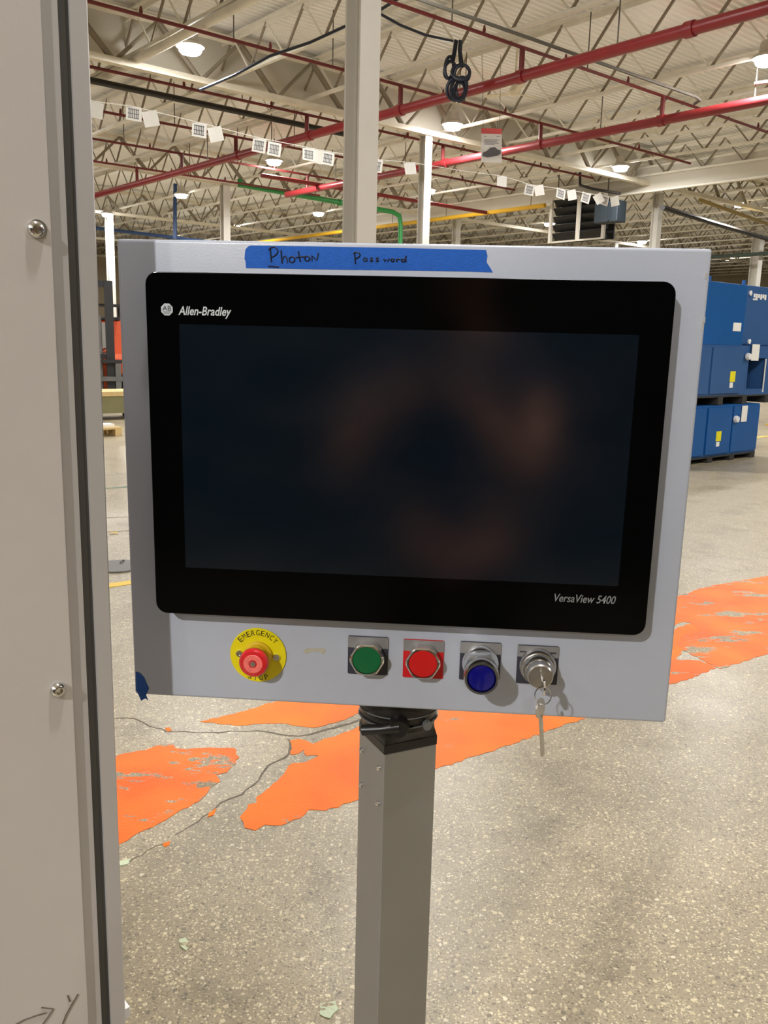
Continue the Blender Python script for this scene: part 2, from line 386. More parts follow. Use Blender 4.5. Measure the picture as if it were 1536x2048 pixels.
# corrugated roof deck, ribs run along B
mb = MB(); per = 0.152; n = int((A1 - A0) / per); prof = []
for i in range(n):
    a = A0 + i * per
    prof += [(a, ZD), (a + per * 0.42, ZD), (a + per * 0.55, ZD + 0.045), (a + per * 0.87, ZD + 0.045)]
prof.append((A0 + n * per, ZD))
vs_ = []; fs_ = []
for i, (a, z) in enumerate(prof):
    vs_ += [(B0, a, z), (B1, a, z)]
    if i: fs_.append((2 * i - 2, 2 * i - 1, 2 * i + 1, 2 * i))
mb.add(vs_, fs_)
ck = mb.build('ceiling', M_DECK); ck.rotation_euler.z = YAr; struct(ck, 'corrugated cream roof deck above the steel joists')
rf = MB().box(B0 - .3, B1 + .3, A0 - .3, A1 + .3, ZD + 0.06, ZD + 0.2).build('roof_slab', M_DECK); rf.rotation_euler.z = YAr; struct(rf, 'roof boards above the corrugated deck')

# ---- bar joists: one truss per bay, shared meshes
BAY = 9.7; ZB, ZT = 6.5, 7.22
def truss_meshes(length, zb, zt, cw, ch, per, webr, mchord, mweb, tw):
    d = {}
    d['bottom_chord'] = MB().box(-cw / 2, cw / 2, 0, length, zb - ch / 2, zb + ch / 2).mesh('bottom_chord', mchord)
    m = MB().box(-tw / 2, tw / 2, 0, length, zt - 0.02, zt + 0.02); m.box(-0.012, 0.012, 0, length, zt - 0.10, zt - 0.02)
    d['top_chord'] = m.mesh('top_chord', mchord)
    n = max(2, int(round(length / per))); L = length / n
    segs = []
    for i in range(n):
        y = i * L
        segs += [((0, y, zt - 0.03), (0, y + L / 2, zb)), ((0, y + L / 2, zb), (0, y + L, zt - 0.03))]
    d['segs'] = segs
    def bar(p, q, r, big):
        p, q = Vector(p), Vector(q); return MB().tube([p, q], r, 6)
    m = MB()
    for i, (p, q) in enumerate(segs): m.tube([p, q], webr * (1.25 if i % 2 == 0 else 0.85), 6)
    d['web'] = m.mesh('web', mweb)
    d['bars'] = []
    for i in (0, 1):
        p, q = segs[i]; d['bars'].append(MB().tube([Vector(p), Vector(q)], webr * (1.25 if i == 0 else 0.85), 6).mesh('web_bar', mweb if i == 0 else mchord))
    d['n'] = n; d['L'] = L
    return d
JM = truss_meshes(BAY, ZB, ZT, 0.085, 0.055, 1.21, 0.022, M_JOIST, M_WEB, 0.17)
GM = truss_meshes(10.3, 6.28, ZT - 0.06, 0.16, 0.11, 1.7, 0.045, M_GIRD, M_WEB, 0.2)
def place_truss(T, name, A, B, rz, label, group, bars):
    r = empty(name, W(A, B, 0), rz, label=label, group=group, kind='structure')
    link('bottom_chord', T['bottom_chord'], r); link('top_chord', T['top_chord'], r)
    if bars:
        for i in range(T['n']):
            for k in (0, 1):
                o = link('web_bar', T['bars'][k], r); o.location = (0, i * T['L'], 0)
    else:
        link('web_zigzag', T['web'], r)
    return r
bays = [6.4 + BAY * k for k in range(-1, 6)]
nb = 0
for k in range(0, 29):
    B = 1.4 + 2.0 * k
    for A in bays:
        if A + BAY < 2 and B < 4: pass
        near = (A in (bays[1], bays[2])) and 7 < B < 20
        if near and nb + JM['n'] * 2 > 290: near = False
        if near: nb += JM['n'] * 2
        place_truss(JM, 'roof_joist', A, B, YAr, 'cream open-web bar joist spanning below the corrugated roof deck', 'roof joists', near)
for A in bays:
    for k in range(-1, 6):
        place_truss(GM, 'roof_girder', A, 4.4 + 10.3 * k, YAr - math.pi / 2, 'cream girder truss carrying the joists between two columns', 'roof girders', False)

# ---- columns (wide-flange)
def hcol(A, B, w, label, ztop=6.24):
    f = 0.022
    m = MB().box(-w / 2, w / 2, -w / 2, -w / 2 + f, 0, ztop); m.box(-w / 2, w / 2, w / 2 - f, w / 2, 0, ztop); m.box(-0.012, 0.012, -w / 2 + f, w / 2 - f, 0, ztop)
    r = empty('steel_column', W(A, B, 0), YAr, label=label, kind='structure')
    m.build('column_shaft', M_COLM, r)
    MB().box(-w * .7, w * .7, -w * .7, w * .7, 0, 0.025).build('base_plate', M_COLM, r)
    MB().box(-w * .6, w * .6, -w * .6, w * .6, ztop, ztop + 0.02).build('cap_plate', M_COLM, r)
    return r
hcol(6.30, 4.93, 0.213, 'large cream steel column rising behind the operator panel')
hcol(16.2, 14.62, 0.213, 'cream steel column in the second row, right of the large one')
hcol(16.75, 25.05, 0.24, 'cream steel column beside the black louvered unit')
hcol(25.75, 14.7, 0.24, 'tan steel column beside the start of the green pipe')
hcol(35.5, 14.95, 0.26, 'brightly lit white steel column above the forklift')
hcol(25.75, 25.0, 0.24, 'dim steel column far behind the green pipe drop')
hcol(18.8, 35.4, 0.35, 'pale steel column far behind the stacked blue cabinets')
hcol(35.5, 25.0, 0.24, 'farthest cream steel column beyond the yellow pipe')
hcol(25.75, 35.3, 0.24, 'farthest steel column beyond the black louvered unit')

# ---- pipes
def pipe(name, pts, r, m, label, seg=12, cat='pipe', couplings=(), hang=()):
    o = empty(name, pts[0], label=label, cat=cat)
    off = Vector(pts[0])
    MB().tube([Vector(p) - off for p in pts], r, seg).build('pipe_run', m, o, smooth=True)
    for c, ax in couplings:
        c = Vector(c) - off; d = Vector(ax).normalized() * r * 0.8
        MB().tube([c - d, c + d], r * 1.25, seg).build('coupling', m, o, smooth=True)
    for c, h in hang:
        c = Vector(c) - off
        MB().tube([c, c + Vector((0, 0, h))], 0.011, 6).build('hanger_rod', M_COND, o)
    return o
spk = empty('sprinkler_pipework', W(10.47, 11.5, 5.8), label='red sprinkler pipework of two thick mains and thin branches under the roof', cat='pipework')
S0 = Vector(W(10.47, 11.5, 5.8))
for B, a0, a1, lb in ((11.5, -8, 34, 'thick main passing behind the hose coil'), (15.55, -6, 23.5, 'thick main passing behind the hanging sign')):
    mp = MB().tube([W(a0, B, 5.8) - S0, W(a1, B, 5.8) - S0], 0.088, 14).build('main_pipe', M_RED, spk, smooth=True); mp['label'] = lb
    for a in (4.2, 7.4, 10.47, 13.5, 16.5, 19.5):
        c = W(a, B, 5.8) - S0; MB().tube([c - AV * 0.07, c + AV * 0.07], 0.110, 14).build('coupling', M_RED, mp, smooth=True)
    for a in (5.6, 8.6, 11.9, 14.8, 18, 21):
        c = W(a, B, 5.88) - S0; MB().tube([c, c + Vector((0, 0, 0.62))], 0.011, 6).build('hanger_rod', M_COND, mp)
for A, b1 in ((10.47, 21.5), (13.5, 21.5), (16.6, 21.5), (19.6, 21.5), (22.4, 18.0), (25.2, 18.0)):
    bp = MB().tube([W(A, 5.0, 6.24) - S0, W(A, b1, 6.24) - S0], 0.03, 8).build('branch_pipe', M_REDB, spk, smooth=True)
    for B in (11.5, 15.55):
        if B > 15 and A > 23.5: continue
        MB().tube([W(A, B, 5.86) - S0, W(A, B, 6.24) - S0], 0.045, 8).build('riser', M_REDB, bp, smooth=True)
    for b in (6.3, 8.6, 10.6, 12.6, 14.4, 17.3, 19.2):
        if b > b1: continue
        p = W(A, b, 6.24) - S0
        MB().tube([p, p + Vector((0, 0, 0.06)), p + Vector((0, 0, 0.13))], [0.018, 0.03, 0.012], 6).build('sprinkler_head', M_REDB, bp)
    for b in (7.9, 9.9, 13.2):
        p = W(A, b, 6.27) - S0; MB().tube([p, p + Vector((0, 0, 0.9))], 0.011, 6).build('hanger_rod', M_COND, bp)
pipe('sprinkler_branch', [W(21.8, 13.6, 5.9), W(21.95, 22.7, 5.9)], 0.06, M_RED, 'red branch pipe crossing behind the second column', 8)
pipe('black_pipe', [W(17.3, 3.0, 6.2), W(17.3, 13.6, 6.2), W(17.3, 13.6, 6.05)], 0.062, M_BPIPE, 'long black pipe under the roof at upper left', 10)
pipe('conduit', [W(9.62, 7.0, 6.0), W(9.55, 15.2, 6.0), W(9.55, 15.35, 5.97), W(9.75, 15.5, 5.97)], 0.028, M_COND, 'thin grey conduit slanting across the roof above the hose coil', 8, cat='conduit')
pipe('conduit', [W(8.6, 15.5, 6.1), W(2.5, 16.6, 6.1)], 0.028, M_COND, 'thin grey conduit at upper right under the roof', 8, cat='conduit')
g = [onA(480, 358, 25.4), onA(480, 371, 25.4), W(25.4, 15.2, 6.24), W(25.4, 21.4, 6.1), W(25.4, 21.72, 6.0), W(25.4, 21.8, 5.7), W(25.4, 21.85, 0.0)]
pipe('green_pipe', g, 0.085, M_GREEN, 'green pipe running under the roof and turning down to the floor', 12, couplings=[(W(25.4, b, 6.24 - (b - 15.2) * 0.0226), BV) for b in (17.0, 19.0)])
pipe('blue_pipe', [W(38, 12.0, 6.0), W(38, 24.0, 5.78)], 0.075, M_BLUEP, 'horizontal blue pipe far off at the left', 8)
pipe('blue_pipe', [onA(351, 345, 33), onA(350, 400, 33), onA(350, 478, 33)], 0.075, M_BLUEP, 'vertical dark blue pipe hanging from the roof at the left', 8)
pipe('yellow_pipe', [W(19.4, 22.75, 5.9), W(38, 22.75, 5.9)], 0.07, M_YEL, 'yellow gas pipe running along the hall behind the columns', 8, hang=[(W(a, 22.75, 5.95), 0.6) for a in (20, 24, 27)])
pipe('yellow_pipe', [onz(1400, 400, 5.9), onz(1536, 448, 5.9), onz(1640, 478, 5.9)], 0.06, M_DULLY, 'yellow pipe at the right beneath the far roof', 8)
pipe('black_pipe', [onz(1325, 415, 5.6), onz(1440, 450, 5.6), onz(1600, 497, 5.6)], 0.08, M_BPIPE, 'black pipe at the right above the blue cabinets', 8)
pipe('green_pipe', [W(14, 34, 5.2), W(30, 34, 5.2)], 0.07, M_DULLG, 'dull green pipe at the right edge above the blue cabinets', 8)
pipe('white_pipe', [W(2, 7.40, 6.385), W(19.5, 7.40, 6.385)], 0.075, M_JOIST, 'thick cream pipe crossing the upper left corner under the joists', 12)
# draft curtain
o = MB().box(23.48, 23.53, 9.0, 30.0, 6.06, 6.74).build('trim_1', M_CURT); o.rotation_euler.z = YAr
struct(o, 'long pale sheet metal draft curtain hanging along the roof')
MB().box(23.44, 23.57, 9.0, 30.0, 6.72, 6.78).build('top_rail', M_JOIST, o); MB().box(23.44, 23.57, 9.0, 30.0, 6.03, 6.08).build('bottom_rail', M_JOIST, o)
o = MB().box(1.5, 23.44, 16.52, 16.56, 6.34, 7.2).build('trim_2', M_CURT); o.rotation_euler.z = YAr
struct(o, 'pale sheet metal draft curtain meeting the long one at a column')

# ---- high-bay lamps
hm = MB().lathe([(0.05, 0.30), (0.13, 0.27), (0.15, 0.10), (0.235, 0.05), (0.245, 0.0), (0.225, 0.0), (0.20, 0.03), (0.0005, 0.03)], seg=20)
hm = hm.mesh('lamp_housing', M_LAMP, smooth=True)
lm = MB().lathe([(0.0005, 0.022), (0.205, 0.022), (0.205, -0.01), (0.195, -0.06), (0.165, -0.10), (0.0005, -0.105)], seg=20).mesh('lamp_lens', M_LENS, smooth=True)
rm = MB().tube([(0, 0, 0.30), (0, 0, 0.86)], 0.012, 6); rm.tube([(-.05, 0, 0.36), (0, 0, 0.30), (.05, 0, 0.36), (0, 0, 0.42), (-.05, 0, 0.36)], 0.008, 6)
rm = rm.mesh('hanger_hook', M_LAMP)
for (A, B, lb) in LAMPS + [(FLOOD[0], FLOOD[1], 'brighter lit high-bay lamp behind the viewer')]:
    p = W(A, B, 6.13 if A == 34.7 else LAMP_Z)
    r = empty('high_bay_lamp', p, label=lb, cat='lamp', group='high-bay lamps under the roof')
    link('lamp_housing', hm, r); link('lamp_lens', lm, r); link('hanger_hook', rm, r)
    ld = bpy.data.lights.new('lamp_light', 'AREA'); ld.shape = 'DISK'; ld.size = 0.30; ld.energy = LAMP_W * (4.4 if (A, B) == FLOOD else 0.6 if (A, B) == (0.1, 0.9) else 1.0); ld.color = LAMP_COL
    lo = link('lamp_light', ld, r); lo.location = (0, 0, -0.115)

# ================================================================== FLOOR MARKINGS
def jitter_poly(pts, amp, step):
    out = []
    n = len(pts)
    for i in range(n):
        p, q = Vector(pts[i]), Vector(pts[(i + 1) % n]); L = (q - p).length; k = max(1, int(L / step)); nrm = Vector((-(q - p).y, (q - p).x)).normalized() if L > 1e-6 else Vector((0, 0))
        for j in range(k):
            out.append(p.lerp(q, j / k) + nrm * random.uniform(-amp, amp) * (1 if 0 < j else 0.4))
    return out
NPATCH = [0]
def floor_patch(name, pts, m, label, cat, t=None, amp=0.007, step=0.022):
    NPATCH[0] += 1; t = t or 0.0010 + 0.00012 * NPATCH[0]
    pts = [Vector((p[0], p[1])) for p in pts]
    c = sum(pts, Vector((0, 0))) / len(pts)
    pts = jitter_poly([p - c for p in pts], amp, step)
    bm = bmesh.new(); lo = [bm.verts.new((p.x, p.y, 0.0002)) for p in pts]; f = bm.faces.new(lo)
    bmesh.ops.triangulate(bm, faces=[f]); geom = bmesh.ops.extrude_face_region(bm, geom=bm.faces[:])
    bmesh.ops.translate(bm, verts=[v for v in geom['geom'] if isinstance(v, bmesh.types.BMVert)], vec=(0, 0, t))
    bmesh.ops.recalc_face_normals(bm, faces=bm.faces)
    me = bpy.data.meshes.new(name); bm.to_mesh(me); bm.free(); me.materials.append(m)
    o = link(name, me); o.location = (c.x, c.y, 0); return tag(o, label=label, cat=cat)
def px(L): return [onz(u, v, 0.0).to_2d() for u, v in L]
P2 = px([(400, 1443), (470, 1427), (560, 1400)]) + [W(2.86, 2.0, 0).to_2d(), W(2.81, 3.0, 0).to_2d(), W(2.77, 4.8, 0).to_2d()]
P2 += [W(2.5, 4.7, 0).to_2d(), W(2.45, 3.0, 0).to_2d()] + px([(760, 1412), (712, 1428), (690, 1440), (660, 1447), (625, 1456), (600, 1452), (560, 1447), (470, 1451)])
floor_patch('floor_paint', P2, M_ORANGE, 'orange paint wedge on the floor right below the panel, behind the crack', 'paint')
P3 = px([(580, 1482), (598, 1478), (612, 1482), (625, 1488), (660, 1476), (712, 1456), (775, 1428)]) + [W(2.42, 3.0, 0).to_2d(), W(2.46, 4.7, 0).to_2d(), W(2.30, 4.75, 0).to_2d(), W(2.28, 4.0, 0).to_2d(), W(2.03, 3.3, 0).to_2d()]
P3 += px([(1160, 1440), (960, 1510), (872, 1538), (760, 1582), (715, 1600), (700, 1606), (650, 1622), (618, 1620), (600, 1636), (560, 1652), (530, 1650), (510, 1662), (488, 1656), (481, 1635), (497, 1610), (515, 1606), (512, 1595), (560, 1555), (585, 1527), (610, 1525), (638, 1512), (612, 1512), (610, 1500), (596, 1508), (583, 1510)])
floor_patch('floor_paint', P3, M_ORANGE, 'bright orange paint stripe on the floor around the foot of the grey post', 'paint')
P1 = px([(150, 1540), (200, 1520), (300, 1497), (335, 1488), (355, 1497), (470, 1497), (478, 1515), (455, 1545), (432, 1550), (440, 1563), (415, 1585), (400, 1602), (330, 1640), (290, 1660), (255, 1680), (235, 1690), (185, 1720)])
floor_patch('floor_paint', P1, M_ORANGE2, 'red-orange worn paint patch on the floor beside the machine cabinet', 'paint')
P4 = px([(1345, 1196), (1420, 1172), (1536, 1152), (1700, 1125), (1700, 1280), (1536, 1308), (1490, 1322), (1440, 1338), (1425, 1330), (1400, 1318), (1380, 1308), (1352, 1290), (1360, 1276), (1375, 1268), (1400, 1262), (1380, 1246), (1350, 1240)])
floor_patch('floor_paint', P4, M_ORANGE2, 'scuffed orange paint band on the floor at the right edge', 'paint')
P5 = px([(1300, 1318), (1345, 1320), (1400, 1322), (1432, 1335), (1385, 1356), (1330, 1372), (1280, 1390), (1260, 1360)])
floor_patch('floor_paint', P5, M_ORANGE2, 'small orange paint patch on the floor at the panel\'s lower right corner', 'paint')
for L, lb in (([(330, 1457), (340, 1455), (343, 1461), (335, 1464)], 'small orange paint chip beside the floor crack near the cabinet'), ([(418, 1627), (432, 1617), (428, 1630), (415, 1635)], 'orange paint chip along the slanting floor crack'),
              ([(325, 1688), (341, 1683), (338, 1692), (328, 1694)], 'lowest orange paint chip at the crack end on the floor')):
    floor_patch('paint_chip', px(L), M_ORANGE, lb, 'paint', amp=0.003, step=0.02)
for L, lb in (([(236, 1724), (262, 1718), (258, 1728), (240, 1732)], 'pale green floor fleck beside the machine cabinet'), ([(358, 1880), (372, 1876), (384, 1892), (372, 1902), (360, 1893)], 'pale green floor fleck low in the middle left'),
              ([(640, 2008), (670, 2003), (678, 2020), (660, 2038), (640, 2030)], 'large pale green floor fleck left of the post foot')):
    floor_patch('paint_fleck', px(L), M_PALE, lb, 'paint', amp=0.003, step=0.012)
def crack(name, L, w, label):
    pts = px(L); c = pts[0].copy(); fine = []
    for i in range(len(pts) - 1):
        k = max(2, int((pts[i + 1] - pts[i]).length / 0.03))
        for j in range(k):
            p = pts[i].lerp(pts[i + 1], j / k) + Vector((random.uniform(-.006, .006), random.uniform(-.006, .006))); fine.append(p)
    fine.append(pts[-1]); n = len(fine); L_, R_ = [], []
    for i, p in enumerate(fine):
        d = fine[min(i + 1, n - 1)] - fine[max(0, i - 1)]; nn = Vector((-d.y, d.x)).normalized(); t = i / (n - 1)
        ww = 0.55 * w(t) * random.uniform(0.5, 1.4); L_.append(p + nn * ww - c); R_.append(p - nn * ww - c)
    m = MB(); vs = []
    for l, r in zip(L_, R_): vs += [(l.x, l.y, 0.0003), (r.x, r.y, 0.0003), (l.x, l.y, 0.0009), (r.x, r.y, 0.0009)]
    fs = []
    for i in range(n - 1):
        a = 4 * i; b = a + 4; fs += [(a + 2, a + 3, b + 3, b + 2), (a, a + 2, b + 2, b), (a + 1, b + 1, b + 3, a + 3)]
    o = m.add(vs, fs).build(name, M_CRACK); o.location = (c.x, c.y, 0); return tag(o, label=label, cat='crack')
crack('floor_crack', [(200, 1437), (270, 1437), (300, 1451), (335, 1463), (420, 1465), (520, 1461), (560, 1470), (600, 1473), (640, 1464), (712, 1444), (760, 1424)], lambda t: 0.004 + 0.010 * t * t, 'thin dark crack running across the floor to the post')
crack('floor_crack', [(578, 1476), (580, 1508), (540, 1530), (515, 1560), (485, 1590), (440, 1605), (410, 1632), (380, 1655), (350, 1670)], lambda t: 0.007 * (1 - t) + 0.003, 'wide slanting crack between the two orange floor patches')
crack('floor_crack', [(330, 1688), (295, 1700), (272, 1715), (250, 1728)], lambda t: 0.003, 'short thin floor crack beside the machine cabinet')
crack('floor_joint', [(150, 1067), (230, 1063), (320, 1059)], lambda t: 0.012, 'straight dark floor joint left of the panel')
crack('floor_joint', [(150, 1038), (230, 1035), (320, 1031)], lambda t: 0.010, 'fainter floor joint farther left of the panel')
floor_patch('floor_paint', px([(218, 1065), (234, 1064), (236, 1069), (220, 1070)]), M_YPAINT, 'small yellow paint dash beside the floor joint', 'paint', amp=0.004)
def strip(name, A0_, B0_, A1_, B1_, wd, m, lb):
    p, q = W(A0_, B0_, 0).to_2d(), W(A1_, B1_, 0).to_2d(); d = (q - p).normalized(); nn = Vector((-d.y, d.x)) * wd / 2
    return floor_patch(name, [p - nn, q - nn, q + nn, p + nn], m, lb, 'paint', amp=0.008, step=0.08)
strip('floor_line', 7.1, 9.0, 8.0, 22.0, 0.09, M_YPAINT, 'faint yellow line painted on the floor before the blue cabinets')
strip('floor_line', 5.0, 1.2, 4.9, 4.0, 0.08, M_YPAINT, 'yellow floor line seen left of the panel')
strip('floor_line', 8.3, 2.6, 8.2, 5.0, 0.06, M_GPAINT, 'faded green line on the floor left of the panel')
# round floor plate
p = onz(236, 1134, 0)
r = empty('floor_plate', p, label='dark grey round plate lying on the floor left of the panel', cat='plate')
MB().prism([(0.155 * math.cos(k * math.pi / 14), 0.155 * math.sin(k * math.pi / 14)) for k in range(28)], 'z', 0.0005, 0.010).build('plate_disc', M_MATT, r)
MB().tube([(0, 0.05, 0.011), (0, 0.07, 0.020), (0, 0.11, 0.020), (0, 0.13, 0.011)], 0.005, 6).build('lift_handle', M_MATT, r)

# ================================================================== MACHINE CABINET (left foreground)
C = Vector((-0.2807, 0.8665, 0))
cab = empty('machine_cabinet', C, YAr, label='tall grey machine cabinet with screwed sheet panel filling the left edge', cat='cabinet')
# local: +X = B (to the right and back), +Y = A (backwards); corner at the origin, face at Y=0
EW = 0.045; ZTOP = 2.3
pf = [(-EW, 0), (-EW / 2 - .0055, 0), (-EW / 2 - .0055, .004), (-EW / 2 - .009, .0075), (-EW / 2 - .009, .013), (-EW / 2 + .009, .013), (-EW / 2 + .009, .0075), (-EW / 2 + .0055, .004), (-EW / 2 + .0055, 0), (-0.0015, 0), (0, 0.0015), (0, EW), (-EW, EW)]
ex = MB().prism(pf, 'z', 0.0, ZTOP).build('corner_extrusion', M_EXTR, cab)
MB().box(-EW / 2 - .0054, -EW / 2 + .0054, 0.0035, 0.010, 0.02, ZTOP - .02).build('slot_insert', M_SLOT, ex)
sh = MB().box(-0.82, -EW + 0.0005, -0.0045, 0.0, 0.03, ZTOP).build('sheet_panel', M_CABS, cab, bevel=0.0008)
MB().box(-0.80, -EW, 0.001, 0.60, 0.02, ZTOP).build('cabinet_body', M_CABS, cab)
MB().box(-0.80, -0.76, 0.0, 0.04, 0.0, 0.02).build('foot', M_BLK, cab)
def cab_pt(u, v, off=0.0):
    d = ray(u, v); nrm = -AV; base = C + nrm * off + Vector((0, 0, 0)); t = (base - Vector((0, 0, 0))).dot(nrm) / d.dot(nrm)
    p = CAMP + d * t; q = p - C; return Vector((q.dot(BV), q.dot(AV), p.z))
for (u, v) in ((72, 459), (116, 1380)):
    q = cab_pt(u, v, 0.006)
    s = MB().lathe([(0.0078, 0.0), (0.0078, 0.0016), (0.0070, 0.0040), (0.0052, 0.0056), (0.0040, 0.0060), (0.0036, 0.0060), (0.0036, 0.0025), (0.0003, 0.0025)], 'y', 24, (q.x, -0.0045, q.z)).build('panel_screw', M_CHROME, sh, smooth=True)
MB().lathe([(0.0085, 0), (0.0085, 0.0006)], 'y', 20, (cab_pt(72, 459).x, -0.0045, cab_pt(72, 459).z)).build('washer', M_STEEL, sh)
# pen marks
mk = MB()
for L in ([(48, 2040), (70, 2032), (92, 2026)], [(83, 2015), (107, 2018), (84, 2050)], [(135, 1991), (140, 2003)], [(156, 1988), (144, 2008), (132, 2030), (124, 2050)], [(48, 2040), (20, 2055)]):
    mk.tube([cab_pt(u, v, 0.0049) for u, v in L], 0.0007, 5)
mk.build('pen_marks', M_MARK, sh)
# white cable duct behind the corner and a clip
MB().box(0.0, 0.0045, 0.020, 0.040, cab_pt(201, 872).z, cab_pt(199, 605).z).build('cable_duct', M_WHITE, cab)
q = cab_pt(250, 2036); MB().box(0.0, 0.007, 0.004, 0.02, q.z - .006, q.z + .008).build('cable_clip', M_WHITE, cab, bevel=.001)

# ================================================================== OPERATOR PANEL
op = empty('operator_panel', ploc, YH, label='grey steel operator panel with black touchscreen and a row of buttons', cat='control panel')
op.rotation_euler = OPROT
def PB(x0, x1, y0, y1, z0, z1): return MB().box(lx(x0), lx(x1), y0, y1, lz(z0), lz(z1))
enc = PB(PX0, PX1, 0.0, 0.135, PZ0, PZ1).build('enclosure', M_ENC, op, bevel=0.0035, smooth=True)
# nicks on the right edge and a scuff
for (u, v, w_, h_) in ((1412, 552, 0.0012, 0.006), (1408, 640, 0.0012, 0.006), (1405, 652, 0.001, 0.008)):
    x, z = pan(u, v); PB(x - w_, x + w_, -0.0004, 0.0003, z - h_ / 2, z + h_ / 2).build('edge_nick', M_NICK, enc)
scf = [pan(u, v) for u, v in ((606, 1302), (612, 1297), (625, 1296), (640, 1297), (650, 1296), (652, 1304), (646, 1309), (640, 1303), (625, 1303), (612, 1308))]
MB().prism([(lx(x), lz(z)) for x, z in scf], 'y', -0.0003, 0.0).build('glue_scuff', M_SCUFF, enc)
# touchscreen
BZ = 0.024
def bzr(corners, r):
    q = [pan(u, v, BZ) for u, v in corners]
    return [(lx(x), lz(z)) for x, z in rrect((q[0][0] + q[3][0]) / 2, (q[1][0] + q[2][0]) / 2, (q[2][1] + q[3][1]) / 2, (q[0][1] + q[1][1]) / 2, r)]
bz = MB().prism(bzr([(289, 543), (1354, 563), (1290, 1272), (313, 1225)], 0.0125), 'y', -BZ, 0.0).build('touchscreen', M_BEZ, op, bevel=0.0008)
MB().prism(bzr([(358, 650), (1275, 668), (1240, 1172), (372, 1135)], 0.001), 'y', -BZ - 0.0003, -BZ + 0.001).build('display', M_SCR, bz)
yt = -BZ - 0.0004
x0, z0 = pan(357, 633, BZ); x1, _ = pan(463, 634, BZ); _, z1 = pan(357, 612, BZ)
text_mesh('maker_lettering', 'Allen-Bradley', (lx(x0), lx(x1), lz(z0) - 0.0012, lz(z1)), M_LOGO, yt, shear=0.25, bold=0.018, parent=bz)
cx_, cz_ = pan(334, 619, BZ); rO = 0.0061
oc = MB().prism([(lx(cx_) + rO * 1.06 * math.cos(math.radians(22.5 + 45 * k)), lz(cz_) + rO * 1.06 * math.sin(math.radians(22.5 + 45 * k))) for k in range(8)], 'y', yt - .0001, yt + .0003).build('octagon_logo', M_LOGO, bz)
text_mesh('logo_letters', 'AB', (lx(cx_) - 0.0046, lx(cx_) + 0.0046, lz(cz_) - 0.0012, lz(cz_) + 0.0038), M_LOGOK, yt - 0.0002, bold=0.012, parent=bz)
lg = MB()
for dz, hw in ((-0.0021, 0.0042), (-0.0033, 0.0036), (-0.0044, 0.0028)): lg.box(lx(cx_) - hw, lx(cx_) + hw, yt - .0002, yt, lz(cz_) + dz - .0002, lz(cz_) + dz + .0002)
lg.build('logo_lines', M_LOGOK, bz)
x0, z0 = pan(1108, 1203, BZ); x1, _ = pan(1231, 1207, BZ)
text_mesh('model_lettering', 'VersaView 5400', (lx(x0), lx(x1), lz(z0), lz(z0) + 0.0090), M_LOGOD, yt, shear=0.25, bold=0.012, parent=bz)
# fingerprints / smears, bottom left of the glass
# ---- push buttons
def legend(cx, cz, low, name_parent, dashes):
    w2 = 0.0225
    p = MB().prism([(lx(cx) + x, lz(cz) + z) for x, z in rrect(-w2, w2, -w2, w2, 0.0015, 3)], 'y', -0.0014, 0.0).build('legend_plate', low, name_parent)
    MB().box(lx(cx) - w2, lx(cx) + w2, -0.0016, -0.0013, lz(cz) + w2 - 0.0135, lz(cz) + w2 - 0.0006).build('legend_band', M_PLG, p)
    t = MB()
    for dx, hw in dashes: t.box(lx(cx) + dx - hw, lx(cx) + dx + hw, -0.0018, -0.0015, lz(cz) + w2 - 0.0085, lz(cz) + w2 - 0.0070)
    t.build('legend_print', M_PLD, p)
def hexring(cx, cz, R, r, h0, h1):
    m = MB(); n = 48; vs = []; fs = []
    def rad(k):
        a = (k / n * 360) % 60 - 30; return min(R / math.cos(math.radians(a)) * 0.93, R)
    for ring, hh in ((0, h0), (0, h1 - .0015), (1, h1), (2, h1), (2, h1 - 0.003)):
        for k in range(n):
            a = 2 * math.pi * k / n; q = rad(k) if ring == 0 else (rad(k) - .0015 if ring == 1 else r)
            vs.append((lx(cx) + q * math.cos(a), -hh, lz(cz) + q * math.sin(a)))
    for i in range(4):
        for k in range(n):
            a = i * n + k; b = i * n + (k + 1) % n; fs.append((a, b, b + n, a + n))
    fs.append(tuple(range(4 * n, 5 * n)))
    return m.add(vs, fs)
def button(name, cx, cz, mlow, mcap, label, dashes, tall=False):
    if not tall:
        b = hexring(cx, cz, 0.0192, 0.0160, 0.001, 0.0165).build(name, M_CHROME, op, smooth=True)
        legend(cx, cz, mlow, b, dashes)
        MB().lathe([(0.0158, 0.010), (0.0158, 0.0150), (0.0150, 0.0158), (0.0003, 0.0162)], 'y', 40, (lx(cx), 0, lz(cz))).build('button_cap', mcap, b, smooth=True)
    else:
        b = MB().lathe([(0.0200, 0.001), (0.0200, 0.010), (0.0188, 0.013), (0.0178, 0.015), (0.0176, 0.034), (0.0186, 0.036), (0.0190, 0.048), (0.0178, 0.0505), (0.0155, 0.0505), (0.0150, 0.046), (0.0003, 0.046)], 'y', 40, (lx(cx), 0, lz(cz))).build(name, M_CHROME, op, smooth=True)
        legend(cx, cz, mlow, b, dashes)
        MB().lathe([(0.0149, 0.040), (0.0149, 0.0475), (0.0135, 0.0495), (0.006, 0.0502), (0.0003, 0.0503)], 'y', 40, (lx(cx), 0, lz(cz))).build('blue_lens', mcap, b, smooth=True)
    b['label'] = label
    return b
button('push_button', -0.0795, -0.3460, M_PLD, M_GREENL, 'green push button with chrome hex ring', [(0.0005, 0.003)])
button('push_button', -0.0175, -0.3468, M_PLR, M_REDL, 'red push button on a red legend plate', [(0.0005, 0.003)])
